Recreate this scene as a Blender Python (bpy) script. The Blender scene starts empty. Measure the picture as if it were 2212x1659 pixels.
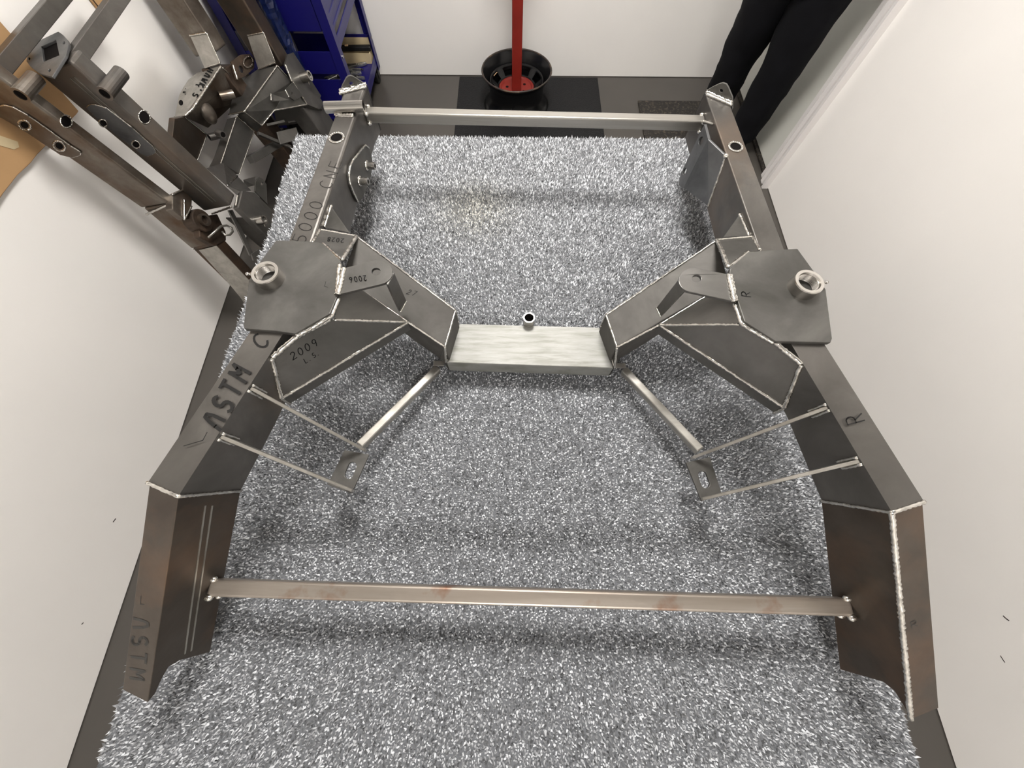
import bpy, bmesh, math, random
import numpy as np
from mathutils import Vector, Matrix
from mathutils.geometry import tessellate_polygon

random.seed(4); RNG = np.random.default_rng(4)
S = bpy.context.scene
COL = S.collection

# ------------------------------------------------------------------ camera
CAM_Z = 1.62
FPX, PITCH, ROLL = 815.0, math.radians(68.5), math.radians(0.5)
FW = Vector((0, math.cos(PITCH), -math.sin(PITCH)))
_r = Vector((1, 0, 0)); _u = _r.cross(FW)
RT = _r * math.cos(ROLL) + _u * math.sin(ROLL)
UP = _u * math.cos(ROLL) - _r * math.sin(ROLL)
EYE = Vector((0, 0, CAM_Z))
cd = bpy.data.cameras.new('camera'); cam = bpy.data.objects.new('camera', cd); COL.objects.link(cam)
cd.sensor_fit = 'HORIZONTAL'; cd.sensor_width = 36; cd.lens = 36 * FPX / 2212
cd.clip_start = 0.02; cd.clip_end = 50
m3 = Matrix((RT, UP, -FW)).transposed()
cam.matrix_world = Matrix.Translation(EYE) @ m3.to_4x4()
S.camera = cam

# ------------------------------------------------------------------ world, light, exposure
w = bpy.data.worlds.new('world'); S.world = w; w.use_nodes = True
w.node_tree.nodes['Background'].inputs[0].default_value = (0.9, 0.95, 1, 1)
w.node_tree.nodes['Background'].inputs[1].default_value = 0.0
S.view_settings.view_transform = 'Standard'; S.view_settings.look = 'None'
S.view_settings.gamma = 1; S.view_settings.use_curve_mapping = False
S.view_settings.exposure = 0.0
PANEL_MAIN = 78.0
PANEL_FILL = 47.0  # strength of the added fill behind the camera

# ------------------------------------------------------------------ measuring helpers
def ray(px, py):
    return RT * ((px - 1106) / FPX) - UP * ((py - 829.5) / FPX) + FW
def P(px, py, z):
    d = ray(px, py); return EYE + d * ((z - CAM_Z) / d.z)
class Plane:
    def __init__(s, p, n): s.p = Vector(p); s.n = Vector(n).normalized()
    def __call__(s, px, py, off=0.0):
        d = ray(px, py); q = s.p + s.n * off
        return EYE + d * ((q - EYE).dot(s.n) / d.dot(s.n))
def vplane(a, b):
    d = (b - a); d.z = 0; n = Vector((d.y, -d.x, 0)); return Plane(a, n)
def plane3(a, b, c): return Plane(a, (b - a).cross(c - a))
def V(*a): return Vector(a)

# ------------------------------------------------------------------ materials
def mat(name, col=(.5, .5, .5), rough=.5, metal=0.0, spec=None):
    m = bpy.data.materials.new(name); m.use_nodes = True
    b = m.node_tree.nodes['Principled BSDF']
    b.inputs['Base Color'].default_value = (*col, 1); b.inputs['Roughness'].default_value = rough
    b.inputs['Metallic'].default_value = metal
    if spec is not None: b.inputs['Specular IOR Level'].default_value = spec
    return m, m.node_tree, b
def noise(nt, scale, detail=4, rough=.55, vec=None, dist=0.0):
    n = nt.nodes.new('ShaderNodeTexNoise'); n.inputs['Scale'].default_value = scale
    n.inputs['Detail'].default_value = detail; n.inputs['Roughness'].default_value = rough
    n.inputs['Distortion'].default_value = dist
    nt.links.new(vec if vec else coords(nt), n.inputs['Vector']); return n.outputs['Fac']
def coords(nt, scale=None):
    t = nt.nodes.new('ShaderNodeTexCoord')
    if scale is None: return t.outputs['Object']
    mp = nt.nodes.new('ShaderNodeMapping'); mp.inputs['Scale'].default_value = scale
    nt.links.new(t.outputs['Object'], mp.inputs['Vector']); return mp.outputs['Vector']
def ramp(nt, fac, stops):
    r = nt.nodes.new('ShaderNodeValToRGB'); e = r.color_ramp.elements
    while len(e) > len(stops): e.remove(e[-1])
    while len(e) < len(stops): e.new(1)
    for k, (p, c) in zip(e, stops): k.position = p; k.color = (*c, 1)
    nt.links.new(fac, r.inputs['Fac']); return r.outputs['Color']
def bump(nt, b, h, strength=.1, dist=.002):
    n = nt.nodes.new('ShaderNodeBump'); n.inputs['Strength'].default_value = strength
    n.inputs['Distance'].default_value = dist
    nt.links.new(h, n.inputs['Height']); nt.links.new(n.outputs['Normal'], b.inputs['Normal'])
def mrange(nt, f, a, b_):
    n = nt.nodes.new('ShaderNodeMapRange'); n.inputs['To Min'].default_value = a; n.inputs['To Max'].default_value = b_
    nt.links.new(f, n.inputs['Value']); return n.outputs['Result']
def steel(name, dark, mid, light, rough=(.33, .5), metal=.82, scale=7.0, bmp=.05, stretch=None, extra=None):
    m, nt, b = mat(name, mid, .4, metal)
    vec = coords(nt, stretch) if stretch else None
    f = noise(nt, scale, 6, .62, vec, .4)
    c = ramp(nt, f, [(.28, dark), (.52, mid), (.74, light)])
    if extra:
        col, lo, hi, sc = extra
        f2 = noise(nt, sc, 5, .6)
        mx = nt.nodes.new('ShaderNodeMix'); mx.data_type = 'RGBA'
        k = nt.nodes.new('ShaderNodeMapRange'); k.inputs['From Min'].default_value = lo; k.inputs['From Max'].default_value = hi
        nt.links.new(f2, k.inputs['Value']); nt.links.new(k.outputs['Result'], mx.inputs[0])
        nt.links.new(c, mx.inputs[6]); mx.inputs[7].default_value = (*col, 1); c = mx.outputs[2]
    nt.links.new(c, b.inputs['Base Color'])
    f3 = noise(nt, scale * 4, 4, .6, vec)
    nt.links.new(mrange(nt, f3, *rough), b.inputs['Roughness'])
    bump(nt, b, noise(nt, 180, 3, .6, vec), bmp, .001)
    return m
M = {}
M['tube'] = steel('mill_scale_tube', (0.088, 0.082, 0.076), (0.131, 0.123, 0.114), (0.186, 0.176, 0.164), extra=((.20, .145, .105), .54, .84, 3.1))
M['tube_brown'] = steel('warm_mill_scale', (0.055, 0.043, 0.035), (0.082, 0.067, 0.055), (0.109, 0.092, 0.077), extra=((.19, .11, .065), .45, .8, 4.5))
M['plate'] = steel('laser_cut_plate', (0.065, 0.063, 0.057), (0.103, 0.099, 0.093), (0.150, 0.145, 0.135), rough=(.46, .62), scale=9)
M['plate_dark'] = steel('dark_plate', (0.091, 0.090, 0.084), (0.138, 0.133, 0.125), (0.188, 0.181, 0.172), rough=(.34, .5), scale=6)
M['blue_plate'] = steel('bluish_plate', (0.094, 0.097, 0.100), (0.141, 0.143, 0.146), (0.181, 0.184, 0.187), rough=(.38, .55), scale=14)
M['bright'] = steel('ground_bright_plate', (.20, .20, .175), (.295, .295, .278), (.35, .35, .335), rough=(.52, .74), scale=22, stretch=(.5, 4.5, 1), bmp=.3)
M['bar'] = steel('cold_rolled_bar', (0.245, 0.230, 0.207), (0.352, 0.337, 0.306), (0.459, 0.440, 0.413), rough=(.24, .38), stretch=(0.212, 5.100, 5.100), scale=5)
M['rust_bar'] = steel('rusty_bar', (.25, .21, .175), (.33, .29, .25), (.42, .38, .34), rough=(.32, .5), stretch=(.3, 5, 5), scale=5, extra=((.20, .085, .04), .535, .67, 9))
M['machined'] = mat('machined_steel', (.50, .48, .45), .24, 1.0)[0]
M['arm'] = steel('arm_plate', (0.069, 0.067, 0.061), (0.102, 0.097, 0.091), (0.146, 0.141, 0.131), rough=(.56, .70), scale=7)
M['weld'] = steel('weld_bead', (.42, .40, .37), (.62, .60, .56), (.82, .80, .76), rough=(.18, .32), metal=1, scale=60)
M['old'] = steel('old_frame_steel', (0.085, 0.068, 0.053), (0.170, 0.146, 0.123), (0.289, 0.268, 0.238), rough=(.3, .5), scale=8, extra=((.10, .058, .032), .5, .75, 5))
M['ground'] = steel('ground_patch', (0.306, 0.293, 0.266), (0.414, 0.396, 0.360), (0.522, 0.504, 0.468), rough=(.3, .45), scale=26)
M['rusty'] = steel('rusted_perch', (.045, .034, .026), (.085, .06, .045), (.15, .10, .07), rough=(.4, .65), metal=.7, scale=16)
M['hole'] = mat('bore_shade', (.006, .005, .005), .8, 0, 0.05)[0]  # black filler, paints the shade inside holes and bores
M['ink'] = mat('black_marker', (.006, .006, .006), .7, 0, .2)[0]
M['ink_faint'] = mat('faded_stencil_ink', (.012, .0115, .011), .6, 0, .25)[0]
M['ink_ghost'] = mat('ghosted_stencil_ink', (.022, .020, .018), .5, 0, .4)[0]

def paint(name, c, rough=.5, sc=3.0, var=.05, bmp=.04, bscale=90, metal=0.0):
    m, nt, b = mat(name, c, rough, metal)
    if max(c) < .02: b.inputs['Specular IOR Level'].default_value = .25
    f = noise(nt, sc, 4)
    a = tuple(max(0, x * (1 - var)) for x in c); d = tuple(min(1, x * (1 + var)) for x in c)
    nt.links.new(ramp(nt, f, [(.3, a), (.7, d)]), b.inputs['Base Color'])
    bump(nt, b, noise(nt, bscale, 3), bmp, .002); return m
M['wall'] = paint('wall_paint', (.83, .81, .785), .62, 2.0, .02, .06, 70)
M['ceil'] = paint('ceiling_paint', (.42, .415, .41), .8)
M['trim'] = paint('gloss_trim_paint', (.80, .775, .765), .3, 3, .02)
M['door'] = paint('door_paint', (.70, .705, .655), .42, 2, .02)
M['floor'] = paint('grey_floor_paint', (.060, .054, .048), .32, 2.4, .10, .05, 60)
M['rubber'] = None
m, nt, b = mat('rubber_mat', (.02, .02, .02), .7, 0, .25); M['rubber'] = m
vo = nt.nodes.new('ShaderNodeTexVoronoi'); vo.inputs['Scale'].default_value = 120
nt.links.new(coords(nt), vo.inputs['Vector'])
nt.links.new(ramp(nt, vo.outputs['Distance'], [(.2, (.004, .004, .0045)), (.75, (.011, .011, .012))]), b.inputs['Base Color'])
bump(nt, b, vo.outputs['Distance'], .5, .003)
M['dirty_rubber'] = steel('dirty_rubber', (.006, .005, .004), (.011, .009, .007), (.12, .095, .07), rough=(.6, .8), metal=0, scale=70, bmp=.3)
M['red'] = paint('red_paint', (.185, .012, .007), .42, 6, .18)
M['black_paint'] = paint('black_gloss_paint', (.006, .006, .0065), .22, 5, .3)
M['rim_rust'] = steel('rusty_black_rim', (.012, .011, .011), (.03, .022, .018), (.16, .10, .06), rough=(.3, .5), metal=.2, scale=18)
M['sticker'] = paint('tan_sticker', (.65, .45, .25), .5)
M['blue'] = paint('blue_powder_coat', (.0055, .0046, .100), .36, 4, .06, .05, 300)
M['blue_tarp'] = paint('dark_blue_plastic', (.006, .012, .055), .25, 30, .4, .6, 40)
M['card'] = paint('cardboard', (.42, .255, .12), .8, 5, .08, .05, 120)
M['card_light'] = paint('pale_cardboard', (.52, .42, .26), .8, 9, .1)
M['black_plastic'] = paint('black_plastic', (.012, .012, .012), .4)
M['chrome'] = steel('plier_chrome', (.2, .2, .2), (.45, .45, .44), (.7, .7, .68), rough=(.15, .3), scale=40)
M['wood'] = paint('bench_wood', (.30, .20, .11), .6, 6, .15)
M['cloth'] = paint('black_trouser_cloth', (.0034, .0036, .0056), 1.0, 12, .25, .2, 500)
M['shirt'] = paint('dark_shirt_cloth', (.02, .022, .03), .9, 12, .2)
M['skin'] = paint('skin', (.50, .30, .21), .5, 8, .06)
M['hair'] = paint('brown_hair', (.05, .03, .02), .6)
M['white_plastic'] = paint('white_plastic', (.7, .7, .66), .4)
def emis(name, c, s):
    m = bpy.data.materials.new(name); m.use_nodes = True; nt = m.node_tree; nt.nodes.clear()
    e = nt.nodes.new('ShaderNodeEmission'); e.inputs[0].default_value = (*c, 1); e.inputs[1].default_value = s
    o = nt.nodes.new('ShaderNodeOutputMaterial'); nt.links.new(e.outputs[0], o.inputs[0]); return m

# ------------------------------------------------------------------ object helpers
def tag(o, label=None, cat=None, group=None, kind=None):
    if label: o['label'] = label
    if cat: o['category'] = cat
    if group: o['group'] = group
    if kind: o['kind'] = kind
    return o
def thing(name, label, cat, loc=(0, 0, 0), group=None):
    o = bpy.data.objects.new(name, None); COL.objects.link(o); o.location = loc
    o.empty_display_size = .1
    return tag(o, label, cat, group)
def link(name, bm, material, parent=None, bevel=0, smooth=False, seg=2, merge=True):
    if merge: bmesh.ops.dissolve_limit(bm, angle_limit=.012, verts=bm.verts[:], edges=bm.edges[:])
    bmesh.ops.recalc_face_normals(bm, faces=bm.faces[:])
    me = bpy.data.meshes.new(name); bm.to_mesh(me); bm.free()
    me.materials.append(material)
    o = bpy.data.objects.new(name, me); COL.objects.link(o)
    if smooth:
        for p in me.polygons: p.use_smooth = True
    if bevel:
        md = o.modifiers.new('bevel', 'BEVEL'); md.width = bevel; md.segments = seg
        md.limit_method = 'ANGLE'; md.angle_limit = math.radians(30)
    if parent is not None:
        o.parent = parent
        top = parent
        off = Vector((0, 0, 0))
        while top is not None: off = off + Vector(top.location); top = top.parent
        o.location = -off
    return o
def prism(bm, pts, off, holes=()):
    """solid between a 3D polygon (with holes) and its copy moved by off"""
    off = Vector(off); loops = [[Vector(p) for p in pts]] + [[Vector(p) for p in h] for h in holes]
    tris = tessellate_polygon(loops)
    flat = [p for l in loops for p in l]
    a = [bm.verts.new(p) for p in flat]; c = [bm.verts.new(p + off) for p in flat]
    for t in tris:
        try:
            bm.faces.new([a[i] for i in t]); bm.faces.new([c[i] for i in reversed(t)])
        except ValueError: pass
    k = 0
    for l in loops:
        n = len(l)
        for i in range(n):
            i0, i1 = k + i, k + (i + 1) % n
            bm.faces.new((a[i0], a[i1], c[i1], c[i0]))
        k += n
def solid(name, pts, off, material, parent, bevel=0, holes=(), **kw):
    bm = bmesh.new(); prism(bm, pts, off, holes); return link(name, bm, material, parent, bevel, **kw)
def loft(bm, secs, closed=False, caps=True):
    vs = [[bm.verts.new(p) for p in s] for s in secs]; n = len(secs[0])
    rng = range(len(vs)) if closed else range(len(vs) - 1)
    for i in rng:
        a, c = vs[i], vs[(i + 1) % len(vs)]
        for j in range(n):
            bm.faces.new((a[j], a[(j + 1) % n], c[(j + 1) % n], c[j]))
    if caps and not closed:
        bm.faces.new(list(reversed(vs[0]))); bm.faces.new(vs[-1])
def frame_of(d):
    d = d.normalized(); r = V(0, 0, 1) if abs(d.z) < .9 else V(1, 0, 0)
    a = d.cross(r).normalized(); return a, d.cross(a).normalized()
def ring(c, a, b_, r, n=16, ph=0.0):
    return [c + a * (r * math.cos(ph + 2 * math.pi * i / n)) + b_ * (r * math.sin(ph + 2 * math.pi * i / n)) for i in range(n)]
def cyl(bm, p, q, r, n=16, r2=None):
    a, b_ = frame_of(q - p); loft(bm, [ring(p, a, b_, r, n), ring(q, a, b_, r if r2 is None else r2, n)])
def pipe(bm, p, q, ro, ri, n=24):
    a, b_ = frame_of(q - p)
    loft(bm, [ring(p, a, b_, ri, n), ring(p, a, b_, ro, n), ring(q, a, b_, ro, n), ring(q, a, b_, ri, n)], closed=True)
def bar(bm, p, q, wid, hgt, up=V(0, 0, 1)):
    d = (q - p).normalized(); s = d.cross(up).normalized(); t = s.cross(d).normalized()
    f = lambda c: [c + s * (x * wid / 2) + t * (y * hgt / 2) for x, y in ((-1, -1), (1, -1), (1, 1), (-1, 1))]
    loft(bm, [f(p), f(q)])
def box(bm, lo, hi):
    x0, y0, z0 = lo; x1, y1, z1 = hi
    loft(bm, [[V(x0, y0, z0), V(x1, y0, z0), V(x1, y1, z0), V(x0, y1, z0)], [V(x0, y0, z1), V(x1, y0, z1), V(x1, y1, z1), V(x0, y1, z1)]])
def lathe(bm, c, prof, n=48):
    loft(bm, [[c + V(r * math.cos(2 * math.pi * i / n), r * math.sin(2 * math.pi * i / n), z) for r, z in prof] for i in range(n)], closed=True, caps=False)
def bead_mesh(bm, pts, r, step=.0034):
    secs = []; d0 = None
    for i in range(len(pts) - 1):
        p, q = Vector(pts[i]), Vector(pts[i + 1]); L = (q - p).length
        if L < 1e-6: continue
        a, b_ = frame_of(q - p); k = max(2, int(L / step))
        for j in range(k + 1):
            rr = r * (.95 if j % 2 else .72) * random.uniform(.9, 1.1)
            j_ = V(random.uniform(-1, 1), random.uniform(-1, 1), random.uniform(-1, 1)) * r * .12
            secs.append(ring(p.lerp(q, j / k) + j_, a, b_, rr, 7))
    loft(bm, secs)
def bead(parent, pts, r=.0030):
    bm = bmesh.new(); bead_mesh(bm, pts, r)
    return link('weld_bead', bm, M['weld'], parent, smooth=True, merge=False)
def circle_px(pl, cx, cy, rx, ry, n=18, off=0.0, rot=0.0):
    c, s = math.cos(rot), math.sin(rot); out = []
    for i in range(n):
        x, y = rx * math.cos(2 * math.pi * i / n), ry * math.sin(2 * math.pi * i / n)
        out.append(pl(cx + x * c - y * s, cy + x * s + y * c, off))
    return out

# handwriting and stencils: strokes on a 0..1 x 0..1 cell
def arc(cx, cy, rx, ry, a0, a1, n=10):
    return [(cx + rx * math.cos(math.radians(a0 + (a1 - a0) * i / n)), cy + ry * math.sin(math.radians(a0 + (a1 - a0) * i / n))) for i in range(n + 1)]
G = {
 '0': [arc(.35, .5, .30, .5, 0, 360, 16)], '2': [arc(.35, .72, .28, .28, 160, -20, 8) + [(.05, 0), (.68, .02)]],
 '9': [arc(.35, .72, .26, .28, 0, 360, 14) + [(.58, .3), (.5, 0)]], '6': [[(.55, 1), (.2, .55)] + arc(.36, .26, .27, .26, 150, 510, 14)],
 '8': [arc(.35, .75, .24, .25, -90, 270, 12), arc(.35, .25, .29, .25, 90, 450, 12)], '7': [[(.05, 1), (.65, 1), (.25, 0)]],
 '5': [[(.62, 1), (.12, 1), (.1, .58)] + arc(.33, .3, .3, .3, 120, -140, 10)],
 'L': [[(.08, 1), (.08, 0), (.6, 0)]], '.': [[(.1, 0), (.16, .04)]], "'": [[(.1, 1), (.05, .75)]],
 'S': [arc(.34, .74, .27, .26, 40, 270, 10) + arc(.34, .25, .29, .25, 90, -140, 10)],
 'R': [[(.08, 0), (.08, 1)], [(.08, 1)] + arc(.35, .75, .27, .25, 90, -90, 8) + [(.08, .5)], [(.3, .5), (.65, 0)]],
 'A': [[(.02, 0), (.1, .62), (.22, .95), (.42, .95), (.56, .62), (.64, 0)]], 'T': [[(0, 1), (.68, 1)], [(.34, 1), (.34, 0)]],
 'M': [[(.02, 0), (.05, 1), (.36, .45), (.68, 1), (.7, 0)]], 'N': [[(.04, 0), (.04, 1), (.62, 0), (.62, 1)]],
 'C': [arc(.38, .5, .34, .5, 50, 310, 12)], 'E': [[(.6, 1), (.06, 1), (.06, 0), (.6, 0)], [(.06, .5), (.5, .5)]],
 'H': [[(.05, 0), (.05, 1)], [(.62, 0), (.62, 1)], [(.05, .5), (.62, .5)]], 'W': [[(.0, 1), (.18, 0), (.36, .6), (.54, 0), (.72, 1)]],
 'K': [[(.06, 0), (.06, 1)], [(.6, 1), (.08, .45), (.62, 0)]], '(': [arc(.5, .5, .4, .5, 130, 230, 6)], ' ': [], 'V': [[(.0, 1), (.3, 0), (.6, 1)]],
}
def ink(parent, txt, o, p, up, pitch=.82, wid=.09, material=None, n=None, name='lettering', dash=False):
    """o: lower left of the text, p: end of the baseline, up: top of the first letter"""
    bx = p - o; uy = up - o; N = len(txt); cw = bx / N; n = n if n else bx.cross(uy).normalized()
    if n.dot(EYE - o) < 0: n = -n
    bm = bmesh.new(); wv = wid * uy.length
    for i, ch in enumerate(txt):
        for st in G.get(ch, []):
            q = [o + cw * (i + x * pitch / .7) + uy * y + n * .0003 for x, y in st]
            if dash:
                segs = []
                for a, c in zip(q[:-1], q[1:]):
                    L = (c - a).length; k = max(1, int(round(L / (uy.length * .42))))
                    for j in range(k): segs.append((a.lerp(c, (j + .06) / k), a.lerp(c, (j + .90) / k)))
            else: segs = list(zip(q[:-1], q[1:]))
            for a, c in segs:
                d = (c - a)
                if d.length < 1e-7: continue
                d.normalize(); s = d.cross(n) * wv / 2; e = d * wv * .35
                bm.faces.new([bm.verts.new(x) for x in (a - s - e, a + s - e, c + s + e, c - s + e)])
    return link(name, bm, material or M['ink'], parent, merge=False)

# ------------------------------------------------------------------ the room
XL, XR, YB, YF, ZC = -1.448, 1.476, 2.889, -2.5, 3.0
def slab(name, lo, hi, material):
    bm = bmesh.new(); box(bm, lo, hi); return tag(link(name, bm, material), kind='structure')
slab('floor', (XL - .1, YF - .1, -.1), (XR + .1, YB + .1, 0), M['floor'])
slab('wall_back', (XL - .1, YB, .004), (XR + .1, YB + .1, ZC), M['wall'])
slab('wall_left', (XL - .1, YF, .004), (XL, YB, ZC), M['wall'])
DY0, DY1 = 1.985, 2.80
bm = bmesh.new()
box(bm, (XR, YF, .004), (XR + .1, DY0, ZC)); box(bm, (XR, DY1, .004), (XR + .1, YB, ZC)); box(bm, (XR, DY0, 2.08), (XR + .1, DY1, ZC))
tag(link('wall_right', bm, M['wall'], merge=False), kind='structure')
slab('wall_front', (XL - .1, YF - .1, .004), (XR + .1, YF, ZC), M['wall'])
slab('ceiling', (XL - .1, YF - .1, ZC), (XR + .1, YB + .1, ZC + .1), M['ceil'])
bm = bmesh.new(); box(bm, (XR + .012, DY0, .018), (XR + .052, DY1, 2.075))
dr = tag(link('door_1', bm, M['door'], bevel=.003), kind='structure')
bm = bmesh.new(); cyl(bm, V(XR + .012, DY1 - .07, 1.0), V(XR - .035, DY1 - .07, 1.0), .012)
cyl(bm, V(XR - .03, DY1 - .07, 1.0), V(XR - .055, DY1 - .07, 1.0), .026, 20)
link('door_knob', bm, M['machined'], dr, smooth=False)
bm = bmesh.new(); box(bm, (XR - .004, DY0, 0), (XR + .05, DY1, .016))
tag(link('trim_2', bm, M['dirty_rubber'], bevel=.003), kind='structure')
# moulded door casing: stepped profile run up the jamb
prof = [(0, 0), (0, .012), (.026, .014), (.030, .004), (.040, .004), (.044, .024), (.072, .026), (.078, .008), (.088, .010), (.094, .032), (.112, .034), (.112, 0)]
def casing(y0, sgn):
    bm = bmesh.new()
    loft(bm, [[V(XR - d, y0 + sgn * t, z) for t, d in prof] for z in (.0, 2.17)])
    return bm
tag(link('trim_1', casing(DY0, -1), M['trim']), kind='structure')
bm = bmesh.new(); loft(bm, [[V(XR - d, y, 2.08 + t * .8) for t, d in prof] for y in (DY0 - .112, YB - .002)])
tag(link('trim_3', bm, M['trim']), kind='structure')

# scuffs and nicks in the wall paint
def scuff(wall, pts, X, wd=.003):
    pl_ = Plane((X, 0, 0), (1, 0, 0)); q = [pl_(*p) for p in pts]; bm = bmesh.new(); sx = .0006 if X < 0 else -.0006
    for a, c in zip(q[:-1], q[1:]):
        d = (c - a).normalized(); t = d.cross(V(1, 0, 0)) * wd / 2
        prism(bm, [a - t, a + t, c + t, c - t], (sx, 0, 0))
    link('scuff_mark', bm, M['dirty_rubber'], bpy.data.objects[wall], merge=False)
scuff('wall_right', [(2167, 1330), (2172, 1335), (2180, 1341)], XR); scuff('wall_right', [(2161, 1416), (2166, 1424), (2171, 1431)], XR, .002)
scuff('wall_left', [(250, 1120), (244, 1128)], XL, .003); scuff('wall_left', [(180, 1345), (176, 1349)], XL, .003)
# ceiling panels: the main one and an added fill behind the camera
def ceiling_panel(x, y, wx, wy, strength, label):
    t = thing('ceiling_light', label, 'ceiling light', (x, y, ZC), 'LED ceiling panels')
    bm = bmesh.new(); f = .03; z0, z1 = ZC - .028, ZC
    for lo, hi in (((x - wx/2 - f, y - wy/2 - f, z0), (x + wx/2 + f, y - wy/2, z1)), ((x - wx/2 - f, y + wy/2, z0), (x + wx/2 + f, y + wy/2 + f, z1)),
                   ((x - wx/2 - f, y - wy/2, z0), (x - wx/2, y + wy/2, z1)), ((x + wx/2, y - wy/2, z0), (x + wx/2 + f, y + wy/2, z1))): box(bm, lo, hi)
    link('frame', bm, M['white_plastic'], t, merge=False)
    bm = bmesh.new(); box(bm, (x - wx/2, y - wy/2, z0 + .006), (x + wx/2, y + wy/2, z0 + .014))
    link('diffuser', bm, emis('led_diffuser', (1, .965, .92), strength), t)
ceiling_panel(.08, 1.40, .60, .60, PANEL_MAIN, 'square white LED ceiling panel over the far end of the carpeted bench')
ceiling_panel(.10, -1.65, .60, .60, PANEL_FILL, 'added square fill light on the unseen ceiling behind the photographer, brightening the walls')  # added fill lamp, set far back to brighten the side walls

# ------------------------------------------------------------------ carpeted bench
T = .80
CX0, CX1, CY0, CY1 = -.684, .692, -.62, 1.160
bench = thing('workbench', 'wooden workbench under the grey carpet, hidden by it from above', 'workbench', (0, .27, 0))
bm = bmesh.new(); box(bm, (CX0 + .012, CY0 + .012, T - .052), (CX1 - .012, CY1 - .012, T - .014)); link('bench_top', bm, M['wood'], bench, .003)
for x in (CX0 + .10, CX1 - .10):
    for y in (CY0 + .10, CY1 - .10):
        bm = bmesh.new(); box(bm, (x - .045, y - .045, 0), (x + .045, y + .045, T - .052)); link('leg', bm, M['wood'], bench, .003)
for y in (CY0 + .10, CY1 - .10):
    bm = bmesh.new(); box(bm, (CX0 + .145, y - .02, T - .16), (CX1 - .145, y + .02, T - .052)); link('apron', bm, M['wood'], bench)
carpet = thing('carpet', 'speckled grey loop-pile carpet covering the whole bench top', 'carpet', (0, .27, T - .014))
m, nt, b = mat('carpet_backing', (.12, .125, .135), .95)
M['carpet_back'] = m
def edge_x(y, side):   # the cut edge wanders a little
    return .004 * math.sin(y * 9 + side) + .003 * math.sin(y * 23 + 2 * side)
bm = bmesh.new(); n = 40; pts = []
for i in range(n + 1):
    y = CY0 + (CY1 - CY0) * i / n; pts.append(V(CX0 + edge_x(y, 1), y, T - .0139))
for i in range(n + 1):
    y = CY1 - (CY1 - CY0) * i / n; pts.append(V(CX1 + edge_x(y, 2), y, T - .0139))
prism(bm, pts, (0, 0, .010)); link('backing', bm, M['carpet_back'], carpet)
def pile():
    sp = .0040
    gx, gy = np.meshgrid(np.arange(CX0 - .004, CX1 + .004, sp), np.arange(CY0 - .004, CY1 + .004, sp))
    c = np.stack([gx.ravel(), gy.ravel()], 1); c += RNG.uniform(-.45, .45, c.shape) * sp
    ex = .004 * np.sin(c[:, 1] * 9 + 1) + .003 * np.sin(c[:, 1] * 23 + 2)
    keep = (c[:, 0] > CX0 - .002 + ex) & (c[:, 0] < CX1 + .002 + .004 * np.sin(c[:, 1] * 9 + 2)); c = c[keep]
    N = len(c); ang = RNG.uniform(0, 2 * np.pi, N); rl = RNG.uniform(.0021, .0036, N); rs = rl * RNG.uniform(.5, .8, N)
    h = RNG.uniform(.0040, .0105, N); tilt = RNG.normal(0, .0022, (N, 2))
    base = np.empty((N, 5, 3)); ca, sa = np.cos(ang), np.sin(ang)
    for k, (u_, v_) in enumerate(((1, 0), (0, 1), (-1, 0), (0, -1))):
        base[:, k, 0] = c[:, 0] + ca * u_ * rl - sa * v_ * rs
        base[:, k, 1] = c[:, 1] + sa * u_ * rl + ca * v_ * rs
        base[:, k, 2] = T - .0055
    base[:, 4, 0] = c[:, 0] + tilt[:, 0]; base[:, 4, 1] = c[:, 1] + tilt[:, 1]; base[:, 4, 2] = T - .0055 + h
    idx = np.arange(N)[:, None] * 5
    tri = np.concatenate([idx + np.array(t) for t in ((0, 1, 4), (1, 2, 4), (2, 3, 4), (3, 0, 4))], 0)
    me = bpy.data.meshes.new('carpet_pile'); nt_ = len(tri)
    me.vertices.add(N * 5); me.vertices.foreach_set('co', base.reshape(-1).astype(np.float32))
    me.loops.add(nt_ * 3); me.loops.foreach_set('vertex_index', tri.reshape(-1).astype(np.int32))
    me.polygons.add(nt_); me.polygons.foreach_set('loop_start', (np.arange(nt_) * 3).astype(np.int32))
    # yarn colours: mid grey with flecks of white and charcoal
    r = RNG.uniform(0, 1, N); val = RNG.normal(.235, .06, N)
    val = np.where(r < .24, RNG.uniform(.40, .60, N), val); val = np.where(r > .80, RNG.uniform(.06, .13, N), val)
    val = np.clip(val, .03, .8) * 1.14
    st = np.exp(-(((c[:, 0] + .11) / .10) ** 2 + ((c[:, 1] - .86) / .09) ** 2)) * .55   # faint tan stain
    st = np.maximum(st, .4 * np.exp(-(((c[:, 0] + .10) / .05) ** 2 + ((c[:, 1] - 1.28) / .03) ** 2)))
    col = np.stack([val * (.975 + .07 * st), val * (1 + .0 * st), val * (1.04 - .22 * st), np.ones(N)], 1)
    at = me.color_attributes.new('yarn', 'FLOAT_COLOR', 'POINT')
    at.data.foreach_set('color', np.repeat(col, 5, 0).reshape(-1).astype(np.float32))
    me.update(); me.validate()
    m, nt, b = mat('carpet_yarn', (.3, .3, .3), .95, 0, .1)
    b.inputs['Sheen Weight'].default_value = .55; b.inputs['Sheen Roughness'].default_value = .35
    a = nt.nodes.new('ShaderNodeAttribute'); a.attribute_name = 'yarn'; nt.links.new(a.outputs['Color'], b.inputs['Base Color'])
    me.materials.append(m); o = bpy.data.objects.new('carpet_pile', me); COL.objects.link(o); o.parent = carpet
    o.location = -Vector(carpet.location); o['kind'] = 'stuff'
pile()
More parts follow.
